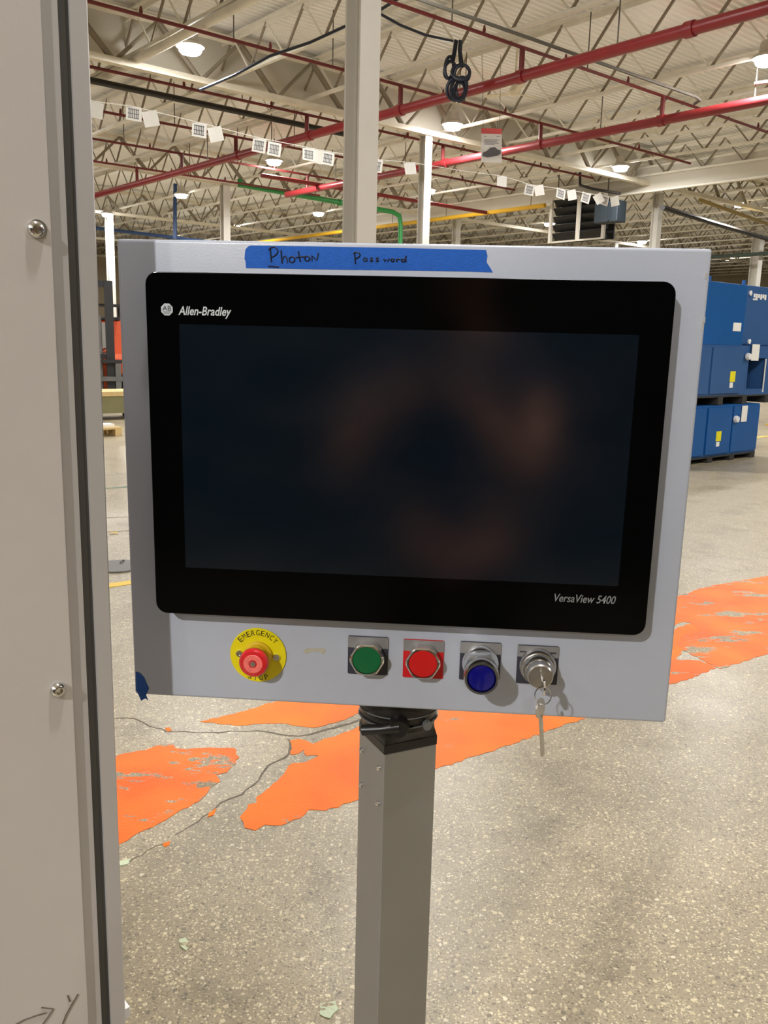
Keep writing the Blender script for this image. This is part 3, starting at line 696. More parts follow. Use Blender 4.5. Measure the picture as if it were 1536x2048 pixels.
button('illuminated_button', 0.0455, -0.3462, M_PLD, M_BLUEL, 'tall blue illuminated button with chrome barrel', [(0.0015, 0.0055)], True)
kx, kz = 0.1085, -0.3470
ks = MB().lathe([(0.0200, 0.001), (0.0200, 0.008), (0.0185, 0.012), (0.0170, 0.013), (0.0165, 0.020), (0.0140, 0.023), (0.0138, 0.034), (0.0125, 0.0355), (0.0003, 0.0355)], 'y', 40, (lx(kx), 0, lz(kz))).build('key_switch', M_STEEL, op, smooth=True)
ks['label'] = 'key switch with chrome barrel'
legend(kx, kz, M_PLD, ks, [(-0.0155, 0.0045), (0.0120, 0.0075)])
# ---- emergency stop
ex_, ez_ = -0.204, -0.352
es = MB().lathe([(0.0003, 0.0), (0.0318, 0.0), (0.0322, 0.0008), (0.0318, 0.0016), (0.0003, 0.0016)], 'y', 64, (lx(ex_), 0, lz(ez_))).build('emergency_stop', M_YPLATE, op, smooth=True)
es['label'] = 'yellow emergency stop with worn red mushroom knob'
MB().lathe([(0.0165, 0.001), (0.0165, 0.005), (0.0150, 0.006), (0.0140, 0.008), (0.0140, 0.012), (0.0003, 0.012)], 'y', 40, (lx(ex_), 0, lz(ez_))).build('collar', M_YCOL, es, smooth=True)
MB().lathe([(0.0120, 0.009), (0.0125, 0.012), (0.0152, 0.017), (0.0164, 0.021), (0.0162, 0.0250), (0.0148, 0.0275), (0.0115, 0.0282), (0.0003, 0.0282)], 'y', 40, (lx(ex_), 0, lz(ez_))).build('knob', M_REDK, es, smooth=True)
MB().lathe([(0.0108, 0.0281), (0.0104, 0.0286), (0.0048, 0.0286), (0.0045, 0.0281)], 'y', 40, (lx(ex_), 0, lz(ez_))).build('worn_ring', M_REDW, es, smooth=True)
MB().lathe([(0.0030, 0.0281), (0.0030, 0.0288), (0.0003, 0.0288)], 'y', 16, (lx(ex_), 0, lz(ez_))).build('knob_centre', M_STEEL, es)
for s in (-1, 1):
    MB().lathe([(0.0042, 0.0012), (0.0042, 0.003), (0.0034, 0.0042), (0.0018, 0.0042), (0.0016, 0.003), (0.0003, 0.003)], 'y', 20, (lx(ex_) + s * 0.0212, 0, lz(ez_) + s * -0.0012)).build('screw', M_CHROME, es, smooth=True)
def arc_text(body, R, a0, a1, size, flip, name):
    """letters on a circle round the knob"""
    m = MB(); n = len(body); vs_all = []; fs_all = []
    for i, chx in enumerate(body):
        a = math.radians(a0 + (a1 - a0) * (i / (n - 1)))
        t = text_mesh('tmp', chx, (-size * 0.33, size * 0.33, 0, size), M_BLK, 0, bold=0.0); me = t.data
        rot = (a - math.pi / 2) if not flip else (a + math.pi / 2)
        cxx = math.cos(a) * R; czz = math.sin(a) * R
        base = len(vs_all)
        for v in me.vertices:
            x, z = v.co.x, v.co.z - size / 2
            vs_all.append((lx(ex_) + cxx + x * math.cos(rot) - z * math.sin(rot), -0.0018, lz(ez_) + czz + x * math.sin(rot) + z * math.cos(rot)))
        for pl in me.polygons: fs_all.append(tuple(base + k for k in pl.vertices))
        bpy.data.objects.remove(t); bpy.data.meshes.remove(me)
    me = bpy.data.meshes.new(name); me.from_pydata(vs_all, [], fs_all); me.materials.append(M_BLK); return link(name, me, es)
arc_text('EMERGENCY', 0.0268, 138, 42, 0.0062, False, 'emergency_lettering')
arc_text('STOP', 0.0272, 250, 290, 0.0062, True, 'stop_lettering')

# ---- keys
key = empty('key_set', OPM @ Vector((lx(kx), 0, lz(kz))), YH, label='pair of small keys on a split ring hanging from the key switch', cat='keys')
def key_blade(bow_r, L, m):
    m.lathe([(0.0003, -.0009), (bow_r, -.0009), (bow_r, .0009), (0.0003, .0009)], 'y', 20)
    m.box(-0.0022, 0.0022, -0.0009, 0.0009, -bow_r - L, -bow_r * 0.7)
    for i in range(5): m.box(0.0022, 0.0030, -0.0009, 0.0009, -bow_r - L * (0.25 + i * 0.15), -bow_r - L * (0.18 + i * 0.15))
    return m
# inserted key: blade points into the lock (+Y), bow sticks out and hangs slightly down
m = key_blade(0.0085, 0.020, MB()); m.xf(Matrix.Translation((0.0012, -0.058, -0.003)) @ Matrix.Rotation(math.radians(90), 4, 'X') @ Matrix.Rotation(math.radians(90), 4, 'Z') )
m.build('inserted_key', M_CHROME, key, smooth=False)
rp = [(0.0005 + 0.0085 * math.sin(t * math.pi / 10), -0.062 + 0.003 * math.cos(t * math.pi / 10), -0.0105 + 0.0085 * math.cos(t * math.pi / 10)) for t in range(21)]
MB().tube(rp, 0.0007, 6, caps=False).build('split_ring', M_CHROME, key, smooth=True)
m = key_blade(0.0085, 0.034, MB()); m.xf(Matrix.Translation((-0.0015, -0.062, -0.0245)) @ Matrix.Rotation(math.radians(-6), 4, 'Y') @ Matrix.Rotation(math.radians(62), 4, 'Z') @ Matrix.Scale(1.25, 4))
m.build('hanging_key', M_STEEL, key)

# ---- masking tape with handwriting
tl = empty('masking_tape', OPM @ Vector((lx(-0.09), 0, lz(0.071))), YH, label='long strip of blue masking tape with handwriting along the panel top', cat='tape')
tl.rotation_euler = OPROT
def tp(u, v): x, z = pan(u, v); return (x + 0.09, z - 0.071)
out = [(491, 499), (496, 493), (502, 491), (640, 493), (800, 496), (972, 500), (975, 512), (973, 524), (980, 535), (986, 545), (930, 543), (800, 541), (650, 539), (540, 537), (492, 536), (491, 522), (489, 518), (490, 505)]
MB().prism([tp(u, v) for u, v in out], 'y', -0.00035, -0.00005).build('tape_strip', M_TAPE, tl)
hw = MB()
def cr(L, k): # crop coords of the handwriting -> pixels
    return [(480 + x / 5.486, 480 + y / 5.486) for x, y in L]
def circ(cx, cy, rx, ry, a0=0, a1=380): return [(cx + rx * math.cos(math.radians(a)), cy + ry * math.sin(math.radians(a))) for a in range(a0, a1, 20)]
strokes = [[(333, 92), (338, 160), (346, 242)], [(312, 108), (345, 82), (380, 76), (408, 96), (418, 128), (400, 160), (370, 180), (340, 190)], [(312, 288), (425, 294)],
           [(452, 112), (456, 180), (462, 256)], [(464, 222), (482, 182), (502, 176), (514, 200), (524, 252)], circ(572, 215, 30, 32), [(642, 122), (652, 190), (664, 240)], [(612, 192), (660, 186), (712, 182)],
           circ(738, 204, 28, 26), [(790, 230), (788, 166), (815, 196), (842, 226), (862, 142)],
           [(1256, 138), (1262, 200), (1268, 264)], [(1242, 148), (1275, 134), (1308, 142), (1320, 168), (1300, 192), (1264, 204)]]
strokes = [cr(s, 0) for s in strokes]
def c4(L): return [(220 + x / 1.969, 470 + y / 1.969) for x, y in L]
strokes += [c4(s) for s in ([(1010, 92), (1002, 90), (997, 97), (1001, 104), (1009, 102), (1012, 92), (1013, 104)], [(1035, 91), (1025, 91), (1027, 97), (1035, 99), (1033, 104), (1023, 104)], [(1058, 90), (1048, 91), (1050, 97), (1058, 99), (1056, 104), (1046, 104)],
                            [(1078, 94), (1082, 104), (1088, 97), (1094, 104), (1100, 93)], circ(1113, 99, 6, 6), [(1127, 94), (1130, 106)], [(1130, 98), (1137, 94), (1143, 96)], circ(1155, 100, 7, 6), [(1166, 82), (1164, 95), (1167, 106)])]
for ss, nm in ((strokes[:10], 'handwritten_word'), (strokes[10:], 'handwritten_word')):
    hw = MB()
    for s in ss: hw.tube([(*(lambda q: (q[0], -0.0005, q[1]))(tp(u, v)),) for u, v in s], 0.00075, 5)
    hw.build(nm, M_PEN, tl)['kind'] = 'stuff'
# small tape wrapped round the lower left corner
tc_ = empty('tape_scrap', OPM @ Vector((lx(-0.347), 0, lz(-0.40))), YH, label='small torn blue tape scrap on the panel\'s lower left corner', cat='tape')
tc_.rotation_euler = OPROT
def ts(u, v): x, z = pan(u, v); return (x + 0.347, z + 0.40)
MB().prism([ts(u, v) for u, v in ((272, 1343), (280, 1346), (288, 1354), (294, 1368), (298, 1376), (296, 1382), (284, 1386), (276, 1384), (272, 1380))], 'y', -0.0006, -0.0001).build('tape_face', M_TAPED, tc_)
fp = [ts(u, v) for u, v in ((275, 1382), (296, 1380), (293, 1390), (297, 1400), (291, 1396), (283, 1401))]
MB().prism(fp, 'y', -0.0012, -0.0007).build('tape_flap', M_TAPED, tc_)

# ================================================================== PEDESTAL POST
pc = PH * (-0.047) + PN * (PD + 0.066)
post = empty('pedestal_post', (pc.x, pc.y, 0), math.radians(26.3), label='square aluminium pedestal post carrying the operator panel on a black swivel', cat='post')
PW = 0.035; ZP = HC - 0.475
MB().box(-PW, PW, -PW, PW, 0.012, ZP).build('square_tube', M_POLE, post, bevel=0.0012)
cap = MB().box(-PW - .0006, PW + .0006, -PW - .0006, PW + .0006, ZP, ZP + 0.012).build('end_cap', M_BLK, post, bevel=0.001)
# cap tapering into the swivel
m = MB(); n = 48; vs = []; fs = []
for t in range(7):
    k = t / 6
    for j in range(n):
        a = 2 * math.pi * j / n; sq = PW / max(abs(math.cos(a)), abs(math.sin(a))); ci = 0.0445; q = sq * (1 - k) + ci * k if sq > ci else sq * (1 - k) + ci * k
        vs.append((q * math.cos(a), q * math.sin(a), ZP + 0.012 + 0.014 * k))
for t in range(6):
    for j in range(n):
        a = t * n + j; b = t * n + (j + 1) % n; fs.append((a, b, b + n, a + n))
fs += [tuple(range(n))[::-1], tuple(range(6 * n, 7 * n))]
m.add(vs, fs).build('swivel_adapter', M_BLK, cap, smooth=True)
zs = ZP + 0.026; zt_ = HC + PZ0
sw = MB().lathe([(0.0445, zs), (0.0450, zs + .006), (0.0465, zs + .008), (0.0470, zs + .018), (0.0455, zs + .0185), (0.0455, zs + .0200), (0.0478, zs + .0205), (0.0480, zt_ - 0.001), (0.0003, zt_ - 0.001)], seg=48).build('swivel_collar', M_BLK2, post, smooth=True)
for zz in (zs + 0.0192, zs + 0.0078):
    MB().lathe([(0.0458, -0.0006), (0.0484, -0.0006), (0.0484, 0.0006), (0.0458, 0.0006)], seg=48, c=(0, 0, zz)).build('collar_ring', M_FGREY, sw, smooth=True)
# lever and bolt, in world-facing directions expressed in the post's frame
def pf_(x, y, z): return Matrix.Rotation(-math.radians(26.3), 3, 'Z') @ Vector((x, y, z))
MB().tube([pf_(0.0, -0.040, zs + .013), pf_(0.0, -0.052, zs + .012), pf_(0.0, -0.060, zs + 0.012)], [0.012, 0.0125, 0.010], 20).build('clamp_hub', M_BLK, sw, smooth=True)
MB().tube([pf_(0.0, -0.054, zs + .013), pf_(-0.020, -0.055, zs + .010), pf_(-0.042, -0.050, zs + 0.006)], [0.0075, 0.0055, 0.0065], 12).build('clamp_lever', M_BLK, sw, smooth=True)
MB().tube([pf_(0.0325, -0.034, zs + .008), pf_(0.034, -0.0405, zs + .008)], [0.0058, 0.0052], 18).build('clamp_bolt', M_FGREY, sw, smooth=True)
MB().box(-0.14, 0.14, -0.14, 0.14, 0, 0.012).build('base_plate', M_POLE, post, bevel=0.002)
for z in (ZP - 0.022, ZP - 0.068):
    for y in (-PW + 0.012, PW - 0.009):
        sc_ = MB().tube([(-PW + .0005, y, z), (-PW - 0.0022, y, z), (-PW - 0.0034, y, z)], [0.0036, 0.0036, 0.0022], 14).build('post_screw', M_CHROME, post, smooth=True)
MB().tube([(PW - .0005, 0.028, HC - 0.62), (PW + 0.003, 0.028, HC - 0.62)], 0.003, 10).build('post_screw', M_CHROME, post, smooth=True)

# ================================================================== BLUE CABINETS
def pallet(A, B0_, B1_, dep, z0, h, label):
    r = empty('pallet', W(A, B0_, z0), YAr, label=label, cat='pallet')
    L = B1_ - B0_
    for k in range(7):
        y = k * (dep - 0.1) / 6
        MB().box(0, L, y, y + 0.1, h - 0.02, h).build('deck_board', M_PAL, r)
    for k in range(5):
        x = k * (L - 0.12) / 4
        MB().box(x, x + 0.12, 0, dep, 0.0, h - 0.02).build('stringer', M_PAL, r)
    return r
pallet(6.1, 9.6, 12.0, 1.2, 0.0, 0.085, 'dark pallet on the floor under the lower blue cabinet')
lowc = empty('blue_cabinet', W(6.1, 9.6, 0.085), YAr, label='lower blue steel cabinet standing on the floor pallet', cat='cabinet')
h = 0.70
MB().box(0, 2.40, 0, 1.15, 0, h - 0.02).build('cabinet_body', M_BCAB, lowc, bevel=0.008)
d = MB().box(1.03, 1.63, -0.022, 0.0, 0.03, h - 0.05).build('door', M_BCAB, lowc, bevel=0.005)
MB().box(1.68, 2.38, -0.018, 0.0, 0.03, h - 0.04).build('side_panel', M_BCAB, lowc, bevel=0.005)
MB().box(0.2, 0.98, -0.022, 0.0, 0.03, h - 0.05).build('door', M_BCAB, lowc, bevel=0.005)
def on_face(u, v, A, B0_, z0): p = onA(u, v, A); return p.dot(BV) - B0_, p.z - z0
for (u, v, w_, h_, mm, nm) in ((1434, 872, .125, .13, M_YST, 'yellow_sticker'), (1432, 888, .08, .06, M_PAPER, 'white_sticker')):
    x, z = on_face(u, v, 6.1, 9.6, 0.085); MB().box(x - w_ / 2, x + w_ / 2, -0.026, -0.022, z - h_ / 2, z + h_ / 2).build(nm, mm, d)
x, z = on_face(1485, 827, 6.1, 9.6, 0.085)
tg = MB().box(x - .075, x + .075, -0.03, -0.026, z - .11, z + .11); tg.build('shipping_tag', M_PAPER, lowc)
x, z = on_face(1467, 838, 6.1, 9.6, 0.085)
MB().lathe([(0.045, 0.02), (0.05, 0.04), (0.04, 0.07), (0.0005, 0.075)], 'y', 20, (x, 0, z)).build('round_handle', M_WHITE, lowc, smooth=True)
pallet(6.1, 9.6, 12.25, 1.2, 0.77, 0.12, 'dark pallet between the two stacked blue cabinets')
upc = empty('blue_cabinet', W(6.1, 9.7, 0.89), YAr, label='upper blue steel cabinet stacked on the second pallet, with dark opening', cat='cabinet')
MB().box(0, 1.82, 0.0, 1.15, 0, 0.66).build('cabinet_body', M_BCAB2, upc, bevel=0.008)
m = MB(); m.box(1.82, 1.86, 0, 1.15, 0, 0.66); m.box(1.86, 2.34, 0, 1.15, 0, 0.075); m.box(1.86, 2.34, 0, 1.15, 0.50, 0.66); m.box(2.34, 2.9, 0, 1.15, 0, .66); m.box(1.86, 2.34, 1.1, 1.15, .075, .5)
m.build('opening_frame', M_BCAB2, upc)
MB().box(1.865, 2.335, 0.25, 0.30, 0.08, 0.495).build('opening_shade_sheet', M_VOID, upc)  # near-black sheet standing in for the shade inside the opening
MB().box(2.315, 2.335, -0.01, 0.0, 0.03, 0.49).build('edge_strip', M_WHITE, upc)
d = MB().box(0.90, 1.66, -0.022, 0.0, 0.03, 0.63).build('door', M_BCAB2, upc, bevel=0.005)
MB().box(0.3, 0.86, -0.018, 0.0, 0.03, 0.63).build('door', M_BCAB2, upc, bevel=0.005)
for (u, v, w_, h_, mm, nm) in ((1462, 753, .13, .14, M_YST, 'yellow_sticker'), (1459, 770, .08, .07, M_PAPER, 'white_sticker')):
    x, z = on_face(u, v, 6.1, 9.7, 0.89); MB().box(x - w_ / 2, x + w_ / 2, -0.026, -0.022, z - h_ / 2, z + h_ / 2).build(nm, mm, d)
x, z = on_face(1507, 705, 6.1, 9.7, 0.89); MB().box(x - .10, x + .10, -0.03, -0.026, z - .11, z + .11).build('shipping_tag', M_PAPER, upc)
x, z = on_face(1491, 713, 6.1, 9.7, 0.89); MB().lathe([(0.045, 0.02), (0.05, 0.04), (0.04, 0.07), (0.0005, 0.075)], 'y', 20, (x, 0, z)).build('round_handle', M_WHITE, upc, smooth=True)
top = empty('blue_cabinet', W(6.1, 9.7, 1.55), YAr, label='topmost bright blue steel housing on the cabinet stack', cat='cabinet')
MB().box(0, 1.64, 0.0, 1.15, 0, 0.79).build('housing', M_BCAB, top, bevel=0.008)
MB().box(1.65, 2.9, 0.06, 1.15, 0, 0.80).build('side_housing', M_BCAB2, top, bevel=0.008)
MB().box(1.70, 2.85, 0.05, 0.06, 0.02, 0.20).build('lower_panel', M_BCAB2, top)
for x in (0.72, 1.58): MB().tube([(x, .03, .79), (x, .03, .85)], 0.025, 10).build('lifting_eye', M_BCAB, top)
x, z = on_face(1474, 654, 6.1, 9.7, 1.55); MB().box(x - .10, x + .10, -0.004, 0.0, z - .055, z + .055).build('white_sticker', M_PAPER, top)
x, z = on_face(1497, 683, 6.1, 9.7, 1.55); MB().lathe([(0.03, 0.0), (0.035, 0.02), (0.0005, 0.03)], 'y', 14, (x, 0, max(z, .04))).build('small_knob', M_WHITE, top, smooth=True)
x, z = on_face(1508, 586, 6.1, 9.7, 1.55); MB().lathe([(0.03, -.06), (0.035, -.04), (0.0005, -.03)], 'y', 14, (x, 0, z)).build('small_knob', M_WHITE, top)
m = MB()
for i in range(6): m.box(x + 0.11 + i * .06, x + 0.155 + i * .06, 0.056, 0.06, z - .05 - (.02 if i % 2 else 0), z - .0)
m.box(x + .10, x + .22, 0.056, .06, z - .085, z - .065)
m.build('worn_lettering', M_PAPER, top)
# green bin beside
p = onz(1528, 908, 0)
gb = empty('storage_bin', W(7.0, 13.0, 0), YAr, label='dark green bin on the floor right of the lower blue cabinet', cat='bin')
MB().prism([(0.05, 0), (0.55, 0), (0.62, 0.30), (0.0, 0.30)], 'y', 0, 0.5).build('bin_body', M_GBIN, gb); MB().box(-0.02, 0.64, -0.02, 0.52, 0.30, 0.34).build('bin_rim', M_GBIN, gb)
yp = empty('guard_post', W(8.6, 17.5, 0), 0, label='yellow guard post at the right edge behind the blue cabinets', cat='post')
MB().tube([(0, 0, 0.02), (0, 0, 1.0)], 0.06, 14).build('post_shaft', M_YEL, yp, smooth=True); MB().lathe([(0.12, 0), (0.12, .02), (0.0005, .02)]).build('foot_plate', M_YEL, yp)

# ================================================================== LEFT GAP: forklift, bench, pallet
fk = empty('forklift', at(207, 800, 20.0).xy.to_3d(), math.radians(20), label='orange and black forklift parked far back left of the panel', cat='forklift')
fk.location.z = 0
for x in (-0.42, 0.10): MB().box(x, x + 0.18, -0.08, 0.10, 0.12, 2.62).build('mast_rail', M_FDARK, fk)
MB().box(-0.42, 0.28, -0.06, 0.06, 2.52, 2.66).build('mast_crossbar', M_FDARK, fk); MB().box(-0.42, 0.28, -0.04, 0.06, 0.95, 1.05).build('mast_crossbar', M_FDARK, fk)
MB().tube([(-0.02, 0.0, 0.2), (-0.02, 0.0, 1.9)], 0.04, 12).build('lift_cylinder', M_FGREY, fk, smooth=True)
MB().box(-0.55, 0.55, -0.16, -0.08, 0.45, 0.55).build('carriage_bar', M_FGREY, fk); MB().box(-0.55, 0.55, -0.16, -0.08, 0.85, 0.93).build('carriage_bar', M_FDARK, fk)
for x in (-0.4, 0.28): MB().prism([(-0.10, 0.10), (-0.10, 0.9), (-0.15, 0.9), (-0.15, 0.16), (-1.2, 0.12), (-1.2, 0.10)], 'x', x, x + 0.12).build('fork', M_FGREY, fk)
MB().prism([(0.15, 0.25), (0.15, 0.95), (0.75, 1.05), (1.0, 0.75), (1.5, 0.8), (1.6, 1.82), (2.3, 1.82), (2.45, 0.9), (2.4, 0.25)], 'x', -0.55, 0.55).build('body', M_FORANGE, fk, bevel=0.03)
MB().box(-0.5, 0.5, 1.55, 2.35, 1.82, 1.90).build('hood', M_FDARK, fk, bevel=0.02)
m = MB()
MB().box(-0.25, 0.25, 1.15, 1.6, 0.95, 1.08).build('seat', M_FDARK, fk, bevel=0.03); MB().box(-0.25, 0.25, 1.55, 1.68, 1.05, 1.65).build('seat_back', M_FDARK, fk, bevel=0.03)
for x in (-0.5, 0.5):
    MB().tube([(x, 0.2, 1.0), (x, 0.45, 2.15)], 0.03, 8).build('guard_pillar', M_FDARK, fk); MB().tube([(x, 2.0, 1.3), (x, 1.75, 2.15)], 0.03, 8).build('guard_pillar', M_FDARK, fk)
    MB().tube([(x, 0.45, 2.15), (x, 1.75, 2.15)], 0.03, 8).build('guard_rail', M_FDARK, fk)
for k in range(7): MB().box(-0.5, 0.5, 0.45 + k * .21, 0.49 + k * .21, 2.14, 2.17).build('guard_bar', M_FDARK, fk)
MB().tube([(0.12 * math.cos(t * math.pi / 8) * 1.4, 0.78 + 0.06 * math.sin(t * math.pi / 8), 1.28 + 0.16 * math.sin(t * math.pi / 8)) for t in range(17)], 0.018, 8).build('steering_wheel', M_FDARK, fk)
for x in (-0.6, 0.42):
    for y, rr in ((0.35, 0.33), (2.0, 0.26)):
        w_ = MB().tube([(x, y, rr), (x + 0.2, y, rr)], rr, 24).build('tyre', M_RUB, fk, smooth=True)
        MB().tube([(x - 0.005, y, rr), (x + 0.205, y, rr)], rr * 0.5, 20).build('wheel_hub', M_FORANGE, w_, smooth=True)
MB().box(-0.45, 0.2, 0.2, 0.23, 1.18, 1.75).build('windscreen_sheet', M_PAPER, fk)
bn = empty('steel_bench', at(215, 845, 15.4).xy.to_3d(), YAr, label='olive steel skid lying on the floor in front of the forklift', cat='skid')
bn.location.z = 0
MB().box(-1.2, 0.9, 0, 0.8, 0.42, 0.50).build('skid_top', M_WOOD, bn); MB().box(-1.2, 0.9, 0.02, 0.10, 0.12, 0.42).build('side_beam', M_OLIVE, bn)
MB().box(-1.2, 0.9, 0.70, 0.78, 0.12, 0.42).build('side_beam', M_OLIVE, bn)
for x in (-1.15, -0.3, 0.6): MB().box(x, x + .18, 0.05, 0.75, 0.0, 0.12).build('skid_runner', M_FDARK, bn)
wp = empty('wooden_pallet', at(205, 872, 12.9).xy.to_3d(), YAr, label='pale wooden pallet on the floor near the left gap', cat='pallet')
wp.location.z = 0
for k in range(6): MB().box(-0.8, 0.3, k * .18, k * .18 + .12, 0.10, 0.13).build('deck_board', M_WOOD, wp)
for x in (-0.8, -0.3, 0.2): MB().box(x, x + .10, 0, 1.02, 0.0, 0.10).build('stringer', M_WOOD, wp)
pb = MB().box(-0.15, 0.15, 0.0, 0.2, 0, 0.04).build('paper_bundle', M_PAPER); pb.location = wp.location + Vector((0.0, 0.12, 0.131)); pb.rotation_euler.z = YAr
tag(pb, 'white paper bundle lying on the wooden pallet', 'paper')

# ================================================================== OVERHEAD THINGS
# string of paper tags
ZS = 4.5
def strpt(u, v):
    d = ray(u, v); AS = 12.1; return CAMP + d * (AS / d.dot(AV))
sp = [(150, 192), (190, 203), (267, 213), (398, 245), (519, 276), (657, 303), (754, 319), (830, 326), (920, 341), (1005, 352), (1060, 369), (1130, 379), (1190, 389), (1250, 397)]
st = MB(); P = [strpt(*q) for q in sp]; o0 = P[0].copy()
strg = empty('tag_string', o0, label='thin white string of paper tags strung across the hall under the roof', cat='string')
st.tube([p - o0 for p in P], 0.006, 5).build('string', M_PAPER, strg)
k_ = 0
tagm = MB().box(-0.105, 0.105, -0.004, 0.004, -0.20, 0.0).mesh('page', M_PAPER)
inkm = MB()
for i in range(6): inkm.box(-0.07 + i * .024, -0.058 + i * .024, -0.0055, -0.0045, -0.17, -0.03)
for i in range(3): inkm.box(-0.08, 0.07, -0.0055, -0.0045, -0.17 + i * .06, -0.16 + i * .06)
inkm = inkm.mesh('print', M_INK)
tags = [(191, 204, 0, 6), (268, 213, 1, 4), (298, 222, 0, -14), (399, 246, 1, 4), (428, 254, 0, -16), (520, 277, 1, 5), (550, 285, 1, 6), (618, 297, 1, 4), (636, 300, 0, 6), (657, 304, 1, 6), (755, 319, 1, 5), (819, 325, 0, -8),
        (1004, 352, 0, 4), (1061, 369, 1, 5), (1077, 370, 0, -12), (1123, 378, 1, 12), (1142, 380, 0, -14), (1174, 386, 1, 12), (1193, 389, 0, -30), (1211, 391, 1, 12), (1228, 393, 0, -16)]
words = ['leftmost', 'second', 'third', 'fourth', 'fifth', 'sixth', 'seventh', 'eighth', 'ninth', 'tenth', 'eleventh', 'twelfth', 'thirteenth', 'fourteenth', 'fifteenth', 'sixteenth', 'seventeenth', 'eighteenth', 'nineteenth', 'twentieth', 'twenty-first']
for i, (u, v, ink, rot) in enumerate(tags):
    r = empty('paper_tag', strpt(u, v), label='white paper page hanging on the overhead string, %s from the left' % words[i], cat='paper', group='paper pages on the string')
    r.rotation_euler = (math.radians(random.uniform(-14, 14)), math.radians(rot), YAr * 0.55)
    link('page', tagm, r)
    if ink: link('print', inkm, r)
# hanging sign with a car picture
p = at(986, 257, 18.6); wd = 40 / F_PX * 18.6; hg = 60 / F_PX * 18.6
sg = empty('hanging_sign', p - Vector((0, 0, hg)), math.radians(30), label='white poster with red heading and dark picture hanging from the roof', cat='sign')
sg.rotation_euler = (0, math.radians(-3), math.radians(14))
hw_ = wd / 2 * 1.02
bd = MB().box(-hw_, hw_, -.006, .006, 0, hg).build('board', M_SWHT, sg)
MB().box(-hw_, hw_, -.008, -.006, hg * 0.84, hg).build('red_heading', M_SRED, bd)
m = MB()
for i, (z, a, b_) in enumerate(((.76, -.7, -.5), (.77, .5, .85), (.66, -.7, .75), (.62, -.75, .5), (.57, -.7, .7), (.53, -.72, .3))): m.box(hw_ * a, hw_ * b_, -.008, -.006, hg * (z - .012), hg * (z + .012))
m.build('text_lines', M_STXT, bd)
MB().prism([(hw_ * x, hg * z) for x, z in ((-.9, .18), (-.85, .28), (-.5, .33), (-.1, .44), (.35, .45), (.6, .38), (.88, .36), (.9, .26), (.6, .2), (.1, .17), (-.4, .14))], 'y', -.008, -.006).build('car_picture', M_SDK, bd)
for s in (-1, 1): MB().tube([(hw_ * .8 * s, 0, hg), (hw_ * .9 * s, 0, hg + 1.35)], 0.005, 5).build('hanging_wire', M_COND, sg)
# hose coil
p = at(916, 80, 15.9)
hc = empty('hose_coil', p - Vector((0, 0, 0.98)), 0, label='dark blue hose coiled and hanging from a roof joist', cat='hose')
def loop(cx, cz, rx, rz_, yo, tilt):
    return [(1.3 * cx + 1.3 * rx * math.cos(2 * math.pi * t / 24) + tilt * math.sin(2 * math.pi * t / 24), yo + 0.03 * math.cos(2 * math.pi * t / 24 + yo * 40), cz + rz_ * math.sin(2 * math.pi * t / 24)) for t in range(25)]
lp = [(0.05, 0.47, .115, .125, -.03), (0.07, 0.46, .10, .135, .02), (0.03, 0.20, .10, .19, -.04), (0.00, 0.22, .12, .17, .03), (0.045, 0.17, .075, .15, .0), (0.07, 0.25, .07, .16, .05), (-0.10, 0.55, .055, .17, .0), (-0.09, 0.52, .07, .13, .04)]
for (cx, cz, rx, rz_, yo) in lp: MB().tube(loop(cx, cz, rx, rz_, yo, 0.01), 0.028, 8, caps=False).build('hose_loop', M_HOSE, hc, smooth=True)
for pts in ([(-0.04, 0, 0.98), (-0.06, 0, 0.80), (-0.10, 0, 0.62)], [(-0.02, .03, 0.98), (-0.04, .02, .8), (-0.07, .02, .62)], [(0.035, 0, 0.98), (0.03, 0, 0.82), (0.06, 0, 0.58)], [(0.055, .03, .98), (0.05, .02, .8), (0.10, .02, .56)]):
    MB().tube(pts, 0.026, 8).build('hose_strand', M_HOSE, hc, smooth=True)
# cables swagging along the roof
def cable(pts, r, m, lb):
    P = [Vector(q) for q in pts]; o = empty('roof_cable', P[0], label=lb, cat='cable')
    MB().tube([q - P[0] for q in P], r, 6).build('cable_run', m, o, smooth=True); return o
cable([at(757, 26, 14.6), at(800, 50, 14.9), at(850, 70, 15.3), at(905, 82, 15.9)], 0.022, M_HOSE, 'dark cable sagging from the large column to the hose coil')
cable([at(400, 180, 16.6), at(470, 150, 16.2), at(540, 112, 15.8), at(620, 85, 15.4), at(757, 22, 14.6), at(800, -5, 14.3)], 0.024, M_HOSE, 'dark blue cable draped along the joist left of the large column')
# ceiling fan
p = at(1030, 184, 18.6)
fn = empty('ceiling_fan', p, 0.4, label='white three-blade ceiling fan hanging right of the hose coil', cat='fan')
MB().tube([(0, 0, 0.05), (0, 0, 0.85)], 0.02, 8).build('down_rod', M_FAN, fn); MB().lathe([(0.03, 0.14), (0.10, 0.08), (0.12, 0.0), (0.08, -0.06), (0.0005, -0.07)], seg=20).build('motor', M_FAN, fn, smooth=True)
for k in range(3):
    b_ = MB().prism([(0.10, -0.05), (0.62, -0.085), (0.64, 0.05), (0.10, 0.04)], 'z', -0.03, -0.022); b_.xf(Matrix.Rotation(math.radians(120 * k + 12), 4, 'Z') @ Matrix.Rotation(math.radians(10), 4, 'X')); b_.build('blade', M_FAN, fn)
# louvered unit with slate blue motor box
lv = empty('louvered_unit', onB(1100, 484, 23.0), YAr + math.pi / 2, label='large black louvered unit with slate blue motor hung under the roof', cat='ventilator')
